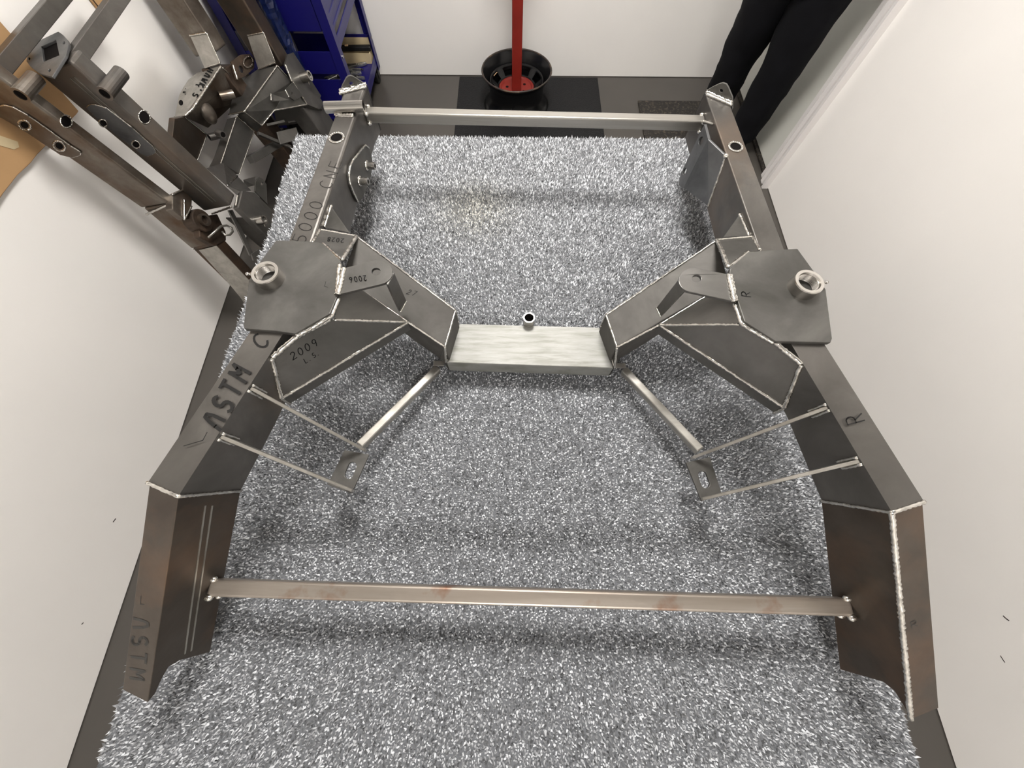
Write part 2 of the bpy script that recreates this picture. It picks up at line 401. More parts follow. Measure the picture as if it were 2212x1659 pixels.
# ------------------------------------------------------------------ the frame on the bench
ch = thing('vehicle_subframe', 'bare steel front vehicle frame with freshly welded crossmember lying on the grey carpet', 'vehicle frame', (.04, .35, T))
ZF, ZM, ZP = 1.030, 1.100, 1.108
up = V(0, 0, 1)
def hplane(z): return Plane((0, 0, z), (0, 0, 1))
def dn(d): return V(0, 0, -d)
def zon(pl, px, py): return pl(px, py)
def thing_part(name, parent):
    o = bpy.data.objects.new(name, None); COL.objects.link(o); o.parent = parent
    loc = Vector((0, 0, 0)); t = parent
    while t is not None: loc = loc + Vector(t.location); t = t.parent
    o.location = -loc + Vector((0, 0, 0)); o.empty_display_size = .05
    return o
def side(D, sg):
    """one half of the frame from its own measurements; sg = -1 left, +1 right"""
    # far rail: upright face towards the middle, box section behind it
    a, c = P(*D['fi0'], ZF), P(*D['fi1'], ZF)
    pf = vplane(a, c); ow = pf.n if pf.n.x * sg > 0 else -pf.n
    wd = D['fw']
    poly = [a, c] + [pf(*q) for q in D['fbot']]
    r1 = solid('frame_rail', poly, ow * wd, M['tube'], ch, .006, seg=3)
    # port through the rail top with its welded-in sleeve
    x, y, rx, ry, rot = D['port']; h = hplane(ZF)
    bm = bmesh.new(); ct = h(x, y); R = (h(x + rx, y) - h(x - rx, y)).length / 2
    pipe(bm, ct + dn(.03), ct + up * .0015, R * 1.12, R * .92, 26)
    link('port_sleeve', bm, M['machined'], ch, smooth=False)
    bm = bmesh.new(); cyl(bm, ct + dn(.02), ct + up * .0006, R * .93, 24); link('port_bore_shade', bm, M['hole'], ch)  # black plug painted as the shade in the port
    bead(ch, [ct + V(math.cos(t) * R * 1.2, math.sin(t) * R * 1.2, .001) for t in [i * math.pi / 10 for i in range(21)]], .0018)
    # end plate with its rounded ear
    e0, e1 = P(*D['ear0'], ZF), P(*D['ear1'], ZF)
    pe = vplane(e0, e1); fwd = pe.n if pe.n.y > 0 else -pe.n
    pts = [pe(*q) for q in D['ear']]; low = [e1 + dn(.11), e0 + dn(.11)] if sg < 0 else [e1 + dn(.11), e0 + dn(.11)]
    hx, hy, hr = D['earhole']
    solid('end_plate', pts + low, fwd * .005, M['plate'], ch, .0012, holes=[circle_px(pe, hx, hy, hr, hr * 1.05)])
    bead(ch, [e0 + V(0, -.004, .004), e1 + V(0, -.004, .004)], .0055); bead(ch, [e0 + V(0, -.009, .002), e1 + V(0, -.009, .002)], .004)
    # middle rail and the kicked-down rear rail share one upright inner face
    a, c = P(*D['mi0'], ZM), P(*D['mj'], ZM - .005)
    pm = vplane(a, c); ow = pm.n if pm.n.x * sg > 0 else -pm.n; ww = D['mw']
    jt, jb = c, pm(*D['mjb'])
    s0 = pm(*D['mb0'])
    bm = bmesh.new()
    r2 = solid('frame_rail', [P(*D['mi_start'], ZM), a, jt, jb, pm(*D['mb1']), s0], ow * ww, M['tube'], ch, .006, seg=3)
    r3 = solid('frame_rail', [jt] + [pm(*q) for q in D['cut']] + [jb], ow * ww * .94, M['tube_brown'], ch, .006 if sg < 0 else 0, seg=3)
    if sg > 0: bead(ch, [jt + V(-.001, 0, .0005), pm(*D['cut'][0]) + V(-.001, 0, .0005)], .0042)
    jo = jt + ow * ww
    bead(ch, [jo + up * .001, jt + up * .001 - ow * .001, jb - ow * .001], .0032)
    # perch plate, sleeve and grease nipple
    pp = hplane(ZP)
    solid('perch_plate', [pp(*q) for q in D['perch']], dn(.008), M['plate'], ch, .0012)
    x, y, r = D['sleeve']; ht = hplane(1.126); ct = ht(x, y); R = (ht(x + r, y) - ht(x - r, y)).length / 2
    sl = thing_part('threaded_sleeve', ch)
    bm = bmesh.new(); cb = V(ct.x, ct.y, ZP)
    a_, b_ = V(1, 0, 0), V(0, 1, 0); prof = [(R, 0), (R, .0165), (R * .97, .0185), (R * .76, .0185), (R * .70, .0155)]
    z = .0155
    while z > .0016: prof += [(R * .66, z), (R * .72, z - .0011)]; z -= .0022
    prof += [(R * .66, 0)]
    lathe(bm, cb, prof, 56); link('sleeve_body', bm, M['machined'], sl, smooth=False, merge=False)
    bm = bmesh.new(); cyl(bm, cb + up * .0006, cb + up * .0012, R * .68, 30); link('bore', bm, M['plate_dark'], sl)
    d = V(sg, .12 if sg > 0 else .05, 0).normalized(); q = V(ct.x, ct.y, 1.119) + d * R
    bm = bmesh.new(); cyl(bm, q, q + d * .005, .0032, 6); cyl(bm, q + d * .005, q + d * .009, .0019, 10)
    bmesh.ops.create_uvsphere(bm, u_segments=10, v_segments=6, radius=.0030, matrix=Matrix.Translation(q + d * .011))
    link('grease_nipple', bm, M['machined'], sl, smooth=True, merge=False)
    # arm of the crossmember
    A = {k: P(*v) for k, v in D['arm'].items()}      # C B back edge G H front F
    pa = plane3(A['B'], A['G'], A['H']); A['F'] = pa(*D['arm']['F'][:2])
    bot = lambda p, z: V(p.x, p.y, z)
    bm = bmesh.new()
    zb0, zb1 = .97, .832
    mf, mb = A['F'].lerp(A['H'], .55), A['B'].lerp(A['G'], .55)
    ins = lambda p, q, z: V(p.x + (q.x - p.x) * .06, p.y + (q.y - p.y) * .06, z)
    loft(bm, [[A['F'], A['B'], ins(A['B'], A['F'], zb0), ins(A['F'], A['B'], zb0)],
              [mf, mb, ins(mb, mf, .868), ins(mf, mb, .868)],
              [A['F'].lerp(A['H'], .8), A['B'].lerp(A['G'], .8), ins(A['B'].lerp(A['G'], .8), A['F'].lerp(A['H'], .8), .838), ins(A['F'].lerp(A['H'], .8), A['B'].lerp(A['G'], .8), .838)],
              [A['H'], A['G'], bot(A['G'], .822), bot(A['H'], .822)]])
    link('crossmember_arm', bm, M['arm'], ch, .002)
    k0, k1 = P(*D['cap'][0], .866), P(*D['cap'][1], .866)
    bm = bmesh.new(); g, h_ = A['G'], A['H']
    loft(bm, [[g, h_, k1, k0], [g + V(sg * .02, 0, -.06), h_ + V(sg * .02, 0, -.06), V(k1.x, k1.y, .818), V(k0.x, k0.y, .818)]])
    link('arm_end_cap', bm, M['plate'], ch, .002)
    bead(ch, [A['B'], A['G']], .0026); bead(ch, [A['G'], A['H']], .0026); bead(ch, [A['H'], P(*D['I'], .985), A['F']], .0026)
    bead(ch, [k0 + up * .001, k1 + up * .001], .0034); bead(ch, [A['H'], k1], .003); bead(ch, [A['G'], k0], .002)
    # gussets
    f1 = [P(*q) for q in D['face1']]; fpl = plane3(f1[0], f1[1], f1[2]); f1[3], f1[4] = fpl(*D['face1'][3][:2]), fpl(*D['face1'][4][:2])
    solid('gusset_plate', f1, dn(.004), M['plate'], ch, .0008)
    sg3 = [pf(*D['small'][0], 0), pf(*D['small'][1], 0), P(*D['small'][2])]
    solid('gusset_plate', sg3, ow * .004, M['plate'], ch, .0008)
    bead(ch, [sg3[0] - ow * .002, sg3[1] - ow * .002], .0042)
    bead(ch, [f1[0], f1[1]], .0026); bead(ch, [f1[1], f1[2]], .0042); bead(ch, [f1[0], f1[4]], .0036); bead(ch, [f1[2], f1[3]], .0034)
    # control arm pocket: sloping face and its lower skirt
    I = P(*D['I'], .985)
    q0, q5 = pm(*D['pan'][0]), pm(*D['pan'][1])
    ppl = plane3(q0, q5, I); edge = [ppl(*q[:2]) for q in D['pan_edge']]
    fan = [q0] + edge + [I, q5]
    bm = bmesh.new(); prism(bm, fan, dn(.028)); link('pocket_face', bm, M['plate_dark'], ch, .0012, merge=False)
    tri = [P(*q) for q in D['tri']]; tri[1] = edge[-1]; tp = plane3(tri[0], tri[1], tri[2]); tri[3] = tp(*D['tri'][3][:2])
    solid('gusset_plate', tri, dn(.004), M['plate_dark'], ch, .0008)
    bead(ch, [q0, q5], .0046); bead(ch, [q5, I], .0038); bead(ch, [edge[-1], I], .003)
    bead(ch, [q0, edge[0], edge[1]], .0052); bead(ch, [pp(*q) for q in D['pw1']], .0046); bead(ch, [pp(*q) + dn(.006) for q in D['pw2']], .0042)
    bead(ch, [q5, q5 + dn(.03)], .003)
    # body mount strap with its bent leg
    st = thing_part('shock_bracket', ch); ps = hplane(ZP + .003)
    cx, cy, r = D['strap_end']; a0 = D['strap_a0']
    pts = [ps(*D['strap'][0])] + [ps(cx + r * math.cos(math.radians(t)), cy + r * .80 * math.sin(math.radians(t))) for t in np.linspace(a0[0], a0[1], 16)] + [ps(*D['strap'][1])]
    hx, hy, hr = D['strap_hole']
    solid('strap', pts, dn(.005), M['plate_dark'] if sg > 0 else M['plate'], st, .001, holes=[circle_px(ps, hx, hy, hr, hr * .82)])
    L0, L1 = ps(*D['leg'][0]) + dn(.002), ps(*D['leg'][1]) + dn(.002)
    L2, L3 = P(*D['leg'][2], D['leg_z']), P(*D['leg'][3], D['leg_z'])
    nn = (L1 - L0).cross(L3 - L0).normalized() * .004
    if nn.x * sg < 0: nn = -nn
    solid('leg_plate', [L0, L1, L2, L3], nn, M['plate_dark'], st, .001)
    bead(ch, [L2, L3], .002); bead(ch, [ps(*D['strap'][0]), ps(*D['strap'][1])], .005)
    # slotted foot on two straps, and its brace back to the crossmember
    zs = .893
    for (r0, r1_) in D['ribs']:
        p0, p1 = pm(*r0), P(*r1_, zs + .006); d = (p1 - p0); hh = (.030, .016)
        s_ = d.cross(up).normalized() * .0055
        bm = bmesh.new()
        mid = p0.lerp(p1, .34) + up * .002
        loft(bm, [[x - s_ / 2, x + s_ / 2, x + s_ / 2 + dn(hv), x - s_ / 2 + dn(hv)] for x, hv in ((p0, .034), (mid, .026), (p1, .014))])
        link('brace_strap', bm, M['bar'], ch, .0012)
        e = p0.lerp(p1, .30)
        bead(ch, [p0 + s_ * .9 + up * .001, p0 + s_ * .9 + dn(.035)], .0032); bead(ch, [p0 - s_ * .9 + up * .001, p0 - s_ * .9 + dn(.035)], .0032)
        bead(ch, [p1.lerp(p0, .16) + dn(.012), p1 + dn(.012)], .0022)
    sp = hplane(zs); sx, sy, sl_, sw, sa = D['slot']; sa = math.radians(sa)
    loop = []
    for s2, base in ((1, -90), (-1, 90)):
        for t in np.linspace(base, base + 180, 8):
            x = s2 * sl_ / 2 + sw / 2 * math.cos(math.radians(t)); y = sw / 2 * math.sin(math.radians(t))
            loop.append(sp(sx + x * math.cos(sa) - y * math.sin(sa), sy + x * math.sin(sa) + y * math.cos(sa)))
    solid('slotted_plate', [sp(*q) for q in D['foot']], dn(.005), M['plate'], ch, .001, holes=[loop])
    bm = bmesh.new(); bar(bm, P(*D['brace'][0], .876), P(*D['brace'][1], .835), D['brace'][2], .018)
    link('brace_bar', bm, M['bar'], ch, .0025)
    c0 = P(*D['lug'], .842)
    bm = bmesh.new(); bar(bm, c0 + V(-.012, .0, 0), c0 + V(.012, .0, -.001), .012, .004); link('lug', bm, M['bar'], ch, .001)
    return pf, pm, ow
DL = dict(
  fi0=(791, 184), fi1=(668, 545), fw=.0500, fbot=[(735, 545), (758, 501), (773, 444), (811, 314), (824, 285)],
  port=(727.5, 298, 13.5, 9, 0), ear0=(735, 199), ear1=(793, 184),
  ear=[(735, 199), (740, 185), (748.5, 168.5), (752.5, 165), (757.5, 164), (763, 165.5), (775, 173), (790, 182), (793, 184)],
  earhole=(759, 181, 4.2),
  mi0=(600, 740), mi_start=(640, 676), mj=(385, 1072), mjb=(520, 1060), mb0=(650, 800), mb1=(600, 905), mw=.0500,
  cut=[(319, 1518), (336.7, 1496.4), (348.6, 1468.6), (364.5, 1441), (388, 1427), (454, 1409)],
  perch=[(596.3, 519), (683, 522), (698, 526), (714, 541), (736, 566), (738, 576), (730, 637), (713, 677), (637, 721), (597, 715), (527, 710), (526, 703), (537, 607), (559, 569)],
  sleeve=(572, 588, 29.5),
  arm=dict(C=(740, 561, 1.10), B=(770, 511, 1.045), G=(984, 670, .935), H=(961, 749, .930), F=(738, 598, 1.092)),
  cap=[(990, 693), (963, 783)], I=(881, 696),
  face1=[(692, 496, 1.031), (770, 510, 1.047), (739, 562, 1.10), (698, 526, 1.102), (675, 525, 1.033)],
  tri=[(734, 612, 1.098), (722, 690, 1.09), (881, 696, .986), (786, 628, 1.06)],
  small=[(714, 443), (699, 491), (756, 503, 1.03)],
  pan=[(587, 773), (607, 861)], pan_edge=[(640, 727, 1.095), (714, 689, 1.094), (722, 691, 1.09)],
  pw1=[(734, 571), (728, 637)], pw2=[(729, 640), (713, 678), (637, 722)],
  strap=[(744, 579), (731, 636)], strap_end=(815, 588, 33), strap_a0=(-95, 75), strap_hole=(812.5, 586.7, 10),
  leg=[(851, 588), (838, 614), (865, 674), (878, 650)], leg_z=1.005,
  ribs=[((541, 838), (787, 972)), ((476, 943), (760, 1060))],
  foot=[(744, 972), (797, 982), (759, 1066), (707, 1047)], slot=(757, 1016, 20, 18, 113),
  brace=[(778, 964), (946, 797), .017], lug=(948, 785))
DR = dict(
  fi0=(1523, 200), fi1=(1648, 562), fw=.0500, fbot=[(1570, 562), (1543.3, 515.7), (1526, 446), (1488, 330), (1479, 297)],
  port=(1588.5, 317.5, 12.5, 8.5, 0), ear0=(1578, 224), ear1=(1523, 200),
  ear=[(1582, 235), (1582, 211), (1573, 189), (1568.5, 182), (1561, 179.5), (1554, 181), (1540, 187.5), (1525, 196), (1519, 206)],
  earhole=(1557.5, 196.5, 4.2),
  mi0=(1725, 770), mi_start=(1690, 712), mj=(1927, 1107), mjb=(1775, 1082), mb0=(1650, 810), mb1=(1700, 900), mw=.0500,
  cut=[(1968, 1553), (1960, 1537), (1945, 1512), (1932, 1492), (1908, 1472.6), (1815, 1446)],
  perch=[(1617, 543.7), (1723, 537), (1760, 588), (1784, 625), (1798, 731), (1795, 740), (1676, 737), (1608, 694), (1590, 640), (1575, 592), (1577, 580)],
  sleeve=(1749, 608, 31),
  arm=dict(C=(1573, 578, 1.10), B=(1549, 519, 1.045), G=(1309, 680, .935), H=(1333, 750, .930), F=(1575, 610, 1.092)),
  cap=[(1298, 703), (1328, 795)], I=(1424, 702),
  face1=[(1625, 511, 1.031), (1548.6, 518, 1.047), (1573, 577, 1.10), (1616, 544, 1.102), (1641, 541, 1.033)],
  tri=[(1580, 622, 1.098), (1597, 700, 1.09), (1424, 702, .986), (1527, 640, 1.06)],
  small=[(1599, 461), (1620, 510), (1562, 513, 1.03)],
  pan=[(1731, 787), (1695, 881)], pan_edge=[(1675, 740, 1.095), (1607, 698, 1.094), (1597, 701, 1.09)],
  pw1=[(1577, 593), (1590, 651)], pw2=[(1591, 653), (1606, 695), (1676, 738)],
  strap=[(1573, 592), (1586, 651)], strap_end=(1499, 605, 33), strap_a0=(275, 110), strap_hole=(1505, 601.5, 10),
  leg=[(1466, 603), (1482, 625), (1427, 684), (1418, 665)], leg_z=1.005,
  ribs=[((1788, 880), (1497, 988)), ((1857, 996), (1518, 1078))],
  foot=[(1482, 999), (1534, 987), (1560, 1068), (1516, 1083)], slot=(1521, 1036, 20, 18, 70),
  brace=[(1511, 974), (1347, 800), .017], lug=(1340, 790))
pfL, pmL, owL = side(DL, -1)
pfR, pmR, owR = side(DR, 1)

# centre of the crossmember
c4 = [P(990, 699, .866), P(1297, 707, .866), P(1327, 795, .866), P(963, 783, .866)]
solid('crossmember_centre', c4, dn(.046), M['bright'], ch, .004, seg=3)
bm = bmesh.new(); q = P(1143, 686, .888)
pipe(bm, V(q.x, q.y, .822), q, .0130, .0106, 28); link('locating_tube', bm, M['machined'], ch)
bm = bmesh.new(); cyl(bm, V(q.x, q.y, .83), V(q.x, q.y, .872), .0105, 20); link('tube_bore_shade', bm, M['hole'], ch)
# tie bars tacked across the rails
def tie(a, c, material, wdt=.0254):
    bm = bmesh.new(); bar(bm, a, c, wdt, wdt); link('tie_bar', bm, material, ch, .004, seg=3)
    for p, s in ((a, 1), (c, -1)):
        for dy, dz in ((wdt * .5, wdt * .45), (-wdt * .55, wdt * .42), (-wdt * .55, -wdt * .45)):
            bm = bmesh.new(); bmesh.ops.create_icosphere(bm, subdivisions=2, radius=.0058, matrix=Matrix.Translation(p + V(s * .004, dy, dz)) @ Matrix.Diagonal((1.3, 1, .9, 1)))
            link('tack_weld', bm, M['weld'], ch, smooth=True, merge=False)
tie(pfL(792, 248), pfR(1518, 266), M['bar'])
tie(pmL(461, 1268), pmR(1829, 1310), M['rust_bar'])
# cross sleeve on the far end of the left rail
h = hplane(ZF + .012); a, c = h(703, 232), h(786, 229.5); ax = (c - a).normalized()
bm = bmesh.new(); pipe(bm, a, c, .0118, .0082, 26); link('cross_tube', bm, M['machined'], ch)
bm = bmesh.new(); cyl(bm, a + ax * .004, c - ax * .004, .0084, 20); link('tube_bore_shade', bm, M['hole'], ch)
bead(ch, [P(722, 247, ZF + .002), P(764, 248.5, ZF + .002)], .004); bead(ch, [P(724, 250, ZF + .001), P(763, 252, ZF + .001)], .003)
# side plate with two bosses on the left rail
def off(pl, d, ow): return Plane(pl.p - ow * d, pl.n)
owF = -pfL.n if pfL.n.x > 0 else pfL.n
pl2 = off(pfL, .005, owF)
bp = [(789, 313), (797, 320), (801, 330), (806, 352), (802, 380), (789, 415), (783, 430), (774, 437), (765, 419), (757, 399), (753.5, 377), (757, 358), (763, 345), (775, 330)]
solid('side_plate', [pl2(*q) for q in bp], owF * .005, M['plate'], ch, .0012)
bead(ch, [pl2(*q) for q in bp[7:] + bp[:2]], .0028)
for x0, y0 in ((776, 391), (791.5, 357.5)):
    c0 = pl2(x0, y0); d = -owF
    bm = bmesh.new(); pipe(bm, c0, c0 + d * .022, .0085, .0050, 20); link('boss', bm, M['machined'], ch)
    bm = bmesh.new(); cyl(bm, c0, c0 + d * .018, .0052, 16); link('boss_bore_shade', bm, M['hole'], ch)
    a_, b_ = frame_of(d); bead(ch, ring(c0 + d * .0015, a_, b_, .0098, 14) + [c0 + d * .0015 + a_ * .0098], .0026)
# folded bracket on the right rail
owR2 = pfR.n if pfR.n.x > 0 else -pfR.n
wt = pfR(1568, 338); wb = pfR(1530, 446); zt = wt.z
ft, ot = P(1529.5, 301, zt), P(1521, 268.5, zt)
def under(p, px, py):     # the point straight below p seen nearest to the pixel
    d = ray(px, py); best = min((abs((EYE + d * t - p).xy.length), t) for t in np.linspace(.2, 1.4, 1200)); return V(p.x, p.y, (EYE + d * best[1]).z)
fb, ob = under(ft, 1479, 407), under(ot, 1466, 375); ob2 = under(ot.lerp(ft, .35), 1474, 404)
bk = thing_part('steering_bracket', ch)
n1 = (ft - wt).cross(up).normalized(); n1 = n1 if n1.y > 0 else -n1
solid('web_plate', [wt, ft, fb, wb], n1 * .006, M['blue_plate'], bk, .0012)
fp = plane3(ot, ft, fb); n2 = fp.n if fp.n.x > 0 else -fp.n
solid('flange', [ot, ft, fb, ob2, ob], n2 * .006, M['blue_plate'], bk, .0012, holes=[circle_px(fp, 1513.7, 304.4, 5, 10, rot=.35), circle_px(fp, 1478.6, 370, 3.6, 8, rot=.35)])
bead(ch, [wt, wb], .004)
bm = bmesh.new(); q0, q1 = P(1521, 262, zt), pfR(1540, 269)
bar(bm, q0 + V(-.004, 0, 0), q1, .006, .006); link('bracket_stay', bm, M['bar'], ch, .002)
bm = bmesh.new()
bmesh.ops.create_icosphere(bm, subdivisions=2, radius=.006, matrix=Matrix.Translation(wt + V(-.002, -.002, .002))); link('tack_weld', bm, M['weld'], ch, smooth=True, merge=False)

# ink on the metal
z = ZF + .0001
ink(ch, '5000 CNE', P(657, 527, z), P(744, 345, z), P(630, 520, z), material=M['ink_ghost'], wid=.07, dash=False, pitch=.66)
z = ZM + .0001
ink(ch, 'ASTM', P(476, 930, z), P(548, 795, z), P(437, 906, z), material=M['ink_faint'], wid=.14, dash=True, pitch=.62)
ink(ch, 'C', P(570, 757, z), P(590, 722, z), P(543, 738, z), material=M['ink_faint'], wid=.12, dash=True, pitch=.62)
ink(ch, 'L', P(437, 954, z), P(452, 926, z), P(396, 966, z), material=M['ink_faint'], wid=.05)
jt = P(385, 1072, ZM - .005); pt = pmL(319, 1518); to = jt + owL * .047
plow = plane3(jt, pt, to)
if plow.n.z < 0: plow.n = -plow.n
ink(ch, 'ASTM', plow(289, 1335), plow(279, 1478), plow(322, 1339), material=M['ink_ghost'], wid=.16, dash=True, pitch=.6)
ink(ch, 'L', plow(302, 1305), plow(316, 1306), plow(303, 1288), material=M['ink_ghost'], wid=.08)
jtR = P(1927, 1107, ZM - .005); ptR = pmR(1968, 1553); toR = jtR + owR * .047; plr = plane3(jtR, ptR, toR)
ink(ch, 'R', plr(1968, 1358), plr(1986, 1350), plr(1965, 1345), material=M['ink_ghost'], wid=.1)
ink(ch, 'R', P(1868, 910, z), P(1858, 888, z), P(1832, 920, z), wid=.07, material=M['ink_faint'])
zp = ZP + .0002
ink(ch, 'L', P(700, 618, zp), P(712, 622, zp), P(703, 608, zp), wid=.09, material=M['ink_faint'])
ink(ch, 'R', P(1622, 643, zp), P(1619, 629, zp), P(1603, 640, zp), wid=.1)
pk = plane3(pmL(587, 773), P(881, 696, .985), pmL(607, 861))
ink(ch, '2009', pk(632, 778), pk(692, 742), pk(625, 764), wid=.11, pitch=.62, n=None)
ink(ch, 'L.S.', pk(660, 785), pk(695, 762), pk(655, 776), wid=.13, pitch=.6)
ps = ZP + .0034
ink(ch, '2006', P(790, 595, ps), P(750, 600, ps), P(793, 606, ps), wid=.12, pitch=.6)
f1p = plane3(P(692, 496, 1.031), P(770, 510, 1.047), P(739, 562, 1.10))
ink(ch, '2028', f1p(743, 516), f1p(705, 512, 0), f1p(742, 525), wid=.09, pitch=.6)
ap = plane3(P(770, 511, 1.045), P(984, 670, .935), P(961, 749, .930))
ink(ch, '327', ap(865, 632), ap(900, 640), ap(872, 623), wid=.09, pitch=.6)
# rolled seam lines along the lower left rail
for dx in (0, 15):
    bm = bmesh.new()
    a, c = pmL(443 + dx, 1092), pmL(399 + dx * .9, 1412 - dx * .4)
    bar(bm, a - owL * .0004, c - owL * .0004, .0012, .0022); link('seam_line', bm, M['bar'], ch)
# ------------------------------------------------------------------ two frames standing against the left wall
class Lean:
    """one leaning frame: pixel + offset from its front plane -> point"""
    def __init__(s, root, x0, k): s.root = root; s.pl = Plane((x0, 0, .30), (1, 0, k)); s.n = s.pl.n
    def __call__(s, px, py, off=0.0): return s.pl(px, py, off)
    def sheet(s, name, pts, material, th=.005, bevel=.001, holes=(), base=None, pl=None, lift=0.0, **kw):
        if base: pl = plane3(*[s(*pts[i]) for i in base])
        if pl:
            n = pl.n if pl.n.dot(EYE - pl.p) > 0 else -pl.n; pl = Plane(pl.p + n * lift, n)
            return solid(name, [pl(p[0], p[1]) for p in pts], n * -th, material, s.root, bevel, holes=[[pl(p[0], p[1]) for p in h] for h in holes], **kw)
        q = [s(*p) for p in pts]; return solid(name, q, s.n * -th, material, s.root, bevel, holes=[[s(*p) for p in h] for h in holes], **kw)
    def bead(s, pts, r=.003): return bead(s.root, [s(*p) for p in pts], r)
    def rail(s, e0, r0, e1, r1, depth, material, ext0=0.0, ext1=0.0):
        a, b_, c, d = s(*e0), s(*r0), s(*e1), s(*r1)
        ax = (c - a); wv = ((b_ - a) + (d - c)) / 2; un = ax.normalized(); wv = wv - un * wv.dot(un); b_, d = a + wv, c + wv; a2, b2 = a - ax * ext0, b_ - ax * ext0; c2, d2 = c + ax * ext1, d + ax * ext1
        back = s.n * -depth; bm = bmesh.new()
        loft(bm, [[a2, b2, b2 + back, a2 + back], [c2, d2, d2 + back, c2 + back]])
        link('frame_rail', bm, material, s.root, .007, seg=3)
        return a2, b2, c2, d2
    def bar(s, p, q, wd, material, name='brace_bar', h=None):
        bm = bmesh.new(); bar(bm, s(*p), s(*q), wd, h or wd, s.n); return link(name, bm, material, s.root, .0015)
    def tube(s, p, q, ro, ri, material, name='boss_tube'):
        a, c = s(*p), s(*q); bm = bmesh.new(); pipe(bm, a, c, ro, ri, 20); link(name, bm, material, s.root)
        bm = bmesh.new(); d = (c - a) * .04; cyl(bm, a + d, c - d, ri * 1.01, 16); link('tube_bore_shade', bm, M['hole'], s.root)
    def leg(s, e, r, depth, material):     # run a rail on down to the floor
        a, b_ = s(*e), s(*r); t = (a.z - .0) ; k = -s.n.z / s.n.x
        d = V(-k, 0, -1); c, f = a + d * a.z, b_ + d * b_.z
        bk = V(-depth, 0, 0); bm = bmesh.new()
        loft(bm, [[a, b_, b_ + bk, a + bk], [c, f, f + bk, c + bk]]); link('frame_rail', bm, material, s.root, .006, seg=3)
def ell(cx, cy, rx, ry, rot=0.0, off=0.0, n=16):
    c, s_ = math.cos(rot), math.sin(rot)
    return [(cx + rx * math.cos(t) * c - ry * math.sin(t) * s_, cy + rx * math.cos(t) * s_ + ry * math.sin(t) * c, off) for t in [2 * math.pi * i / n for i in range(n)]]

fa = thing('vehicle_subframe', 'clean grey vehicle frame standing on end, square hole in its end plate', 'vehicle frame', (-1.05, 1.6, 0), 'frames standing against the left wall')
A = Lean(fa, -1.02, .225)
a0, b0, a1, b1 = A.rail((152, 132), (159, 97), (499, 445), (513, 421), .125, M['tube'])
ax = (a1 - a0).normalized()
# end plate with its square opening
pe = Plane(a0 - ax * .003, ax)
ep = [(131.6, 73.4), (141, 80), (150.6, 91), (154, 101), (148, 125), (119, 171.5), (106, 168), (88.6, 162), (71, 148), (63, 137), (67, 114), (70, 102.5)]
solid('end_plate', [pe(*q) for q in ep], -ax * .006, M['blue_plate'], fa, .001, holes=[[pe(*q) for q in ((126.6, 91), (134, 125), (100, 139), (95, 106))]] + [circle_px(pe, x, y, 2.6, 3.2, 10) for x, y in ((143.7, 98), (69, 132), (113, 157.6))])
bm = bmesh.new(); q = [pe(x, y, .0005) for x, y in ((131, 85), (138, 128), (96, 145), (90, 103))]; prism(bm, q, ax * .0008); link('tube_mouth_shade', bm, M['hole'], fa)  # black sheet behind the opening, stands for the shade inside the tube
# strap plate with two ports on the side of the rail
ps = plane3(a0, a1, a0 - A.n * .1); sn = ps.n if ps.n.y < 0 else -ps.n
pq = Plane(ps.p + sn * .0055, ps.n)
sp = [(187, 233), (196, 227), (208, 228), (230, 235), (285, 277), (330, 318), (336, 328), (331, 333), (318, 338), (305, 333), (285, 317), (255, 295), (225, 270), (203, 250)]
solid('side_plate', [pq(*q) for q in sp], -sn * .005, M['blue_plate'], fa, .001, holes=[circle_px(pq, 223, 266, 8, 6, rot=.6), circle_px(pq, 294, 312, 8, 6, rot=.6)])
bead(fa, [pq(*q) - sn * .003 for q in sp + sp[:1]], .0026)
for x, y in ((223, 266), (294, 312)):
    q = circle_px(pq, x, y, 9.5, 7.5, rot=.6); bead(fa, q + q[:1], .0024)
    bm = bmesh.new(); prism(bm, circle_px(pq, x, y, 8, 6, rot=.6, off=0), -sn * .005); link('port_bore_shade', bm, M['hole'], fa)
for d in (.036, .050):
    bm = bmesh.new(); bar(bm, a0 + ax * .03 - A.n * d + sn * .0004, a1 - ax * .03 - A.n * d + sn * .0004, .0032, .0032); link('seam_line', bm, M['bar'], fa)
bm = bmesh.new(); e = [A(*p) for p in ell(312, 253, 10, 14, -.5, .0012)]; prism(bm, e, A.n * -.004); link('port_bore_shade', bm, M['hole'], fa)
A.bead(ell(312, 253, 12, 15, -.5, .001) + ell(312, 253, 12, 15, -.5, .001)[:1], .0018)
A.tube((226, 203, .018), (262, 157, .018), .018, .012, M['tube'])
A.bar((157, 135, -.066), (300, -66, -.05), .034, M['tube'], 'tie_bar')
# right rail
ra = A.rail((526, 0), (541, 0), (612, 143), (633, 118), .115, M['tube_brown'], ext0=.9)
def sidep(F, r): return plane3(r[0], r[2], r[0] - F.n * .1)
sr = sidep(A, ra)
def wedge(F, sr, px):   # plate that stands off the rail side more at its lower end
    n = sr.n if sr.n.dot(EYE - sr.p) > 0 else -sr.n
    a, b_, c, d = [Plane(sr.p + n * k, n)(*q) for q, k in zip(px, (.006, .006, .030, .030))]
    return solid('gusset_plate', [a, b_, c, d], n * -.005, M['ground'], F.root, .0012), (a, b_, c, d)
_, wq = wedge(A, sr, ((534, 77), (569, 70), (595, 135.5), (558, 150)))
for i, r_ in ((0, .004), (1, .0032), (2, .004)): bead(fa, [wq[i], wq[(i + 1) % 4]], r_)
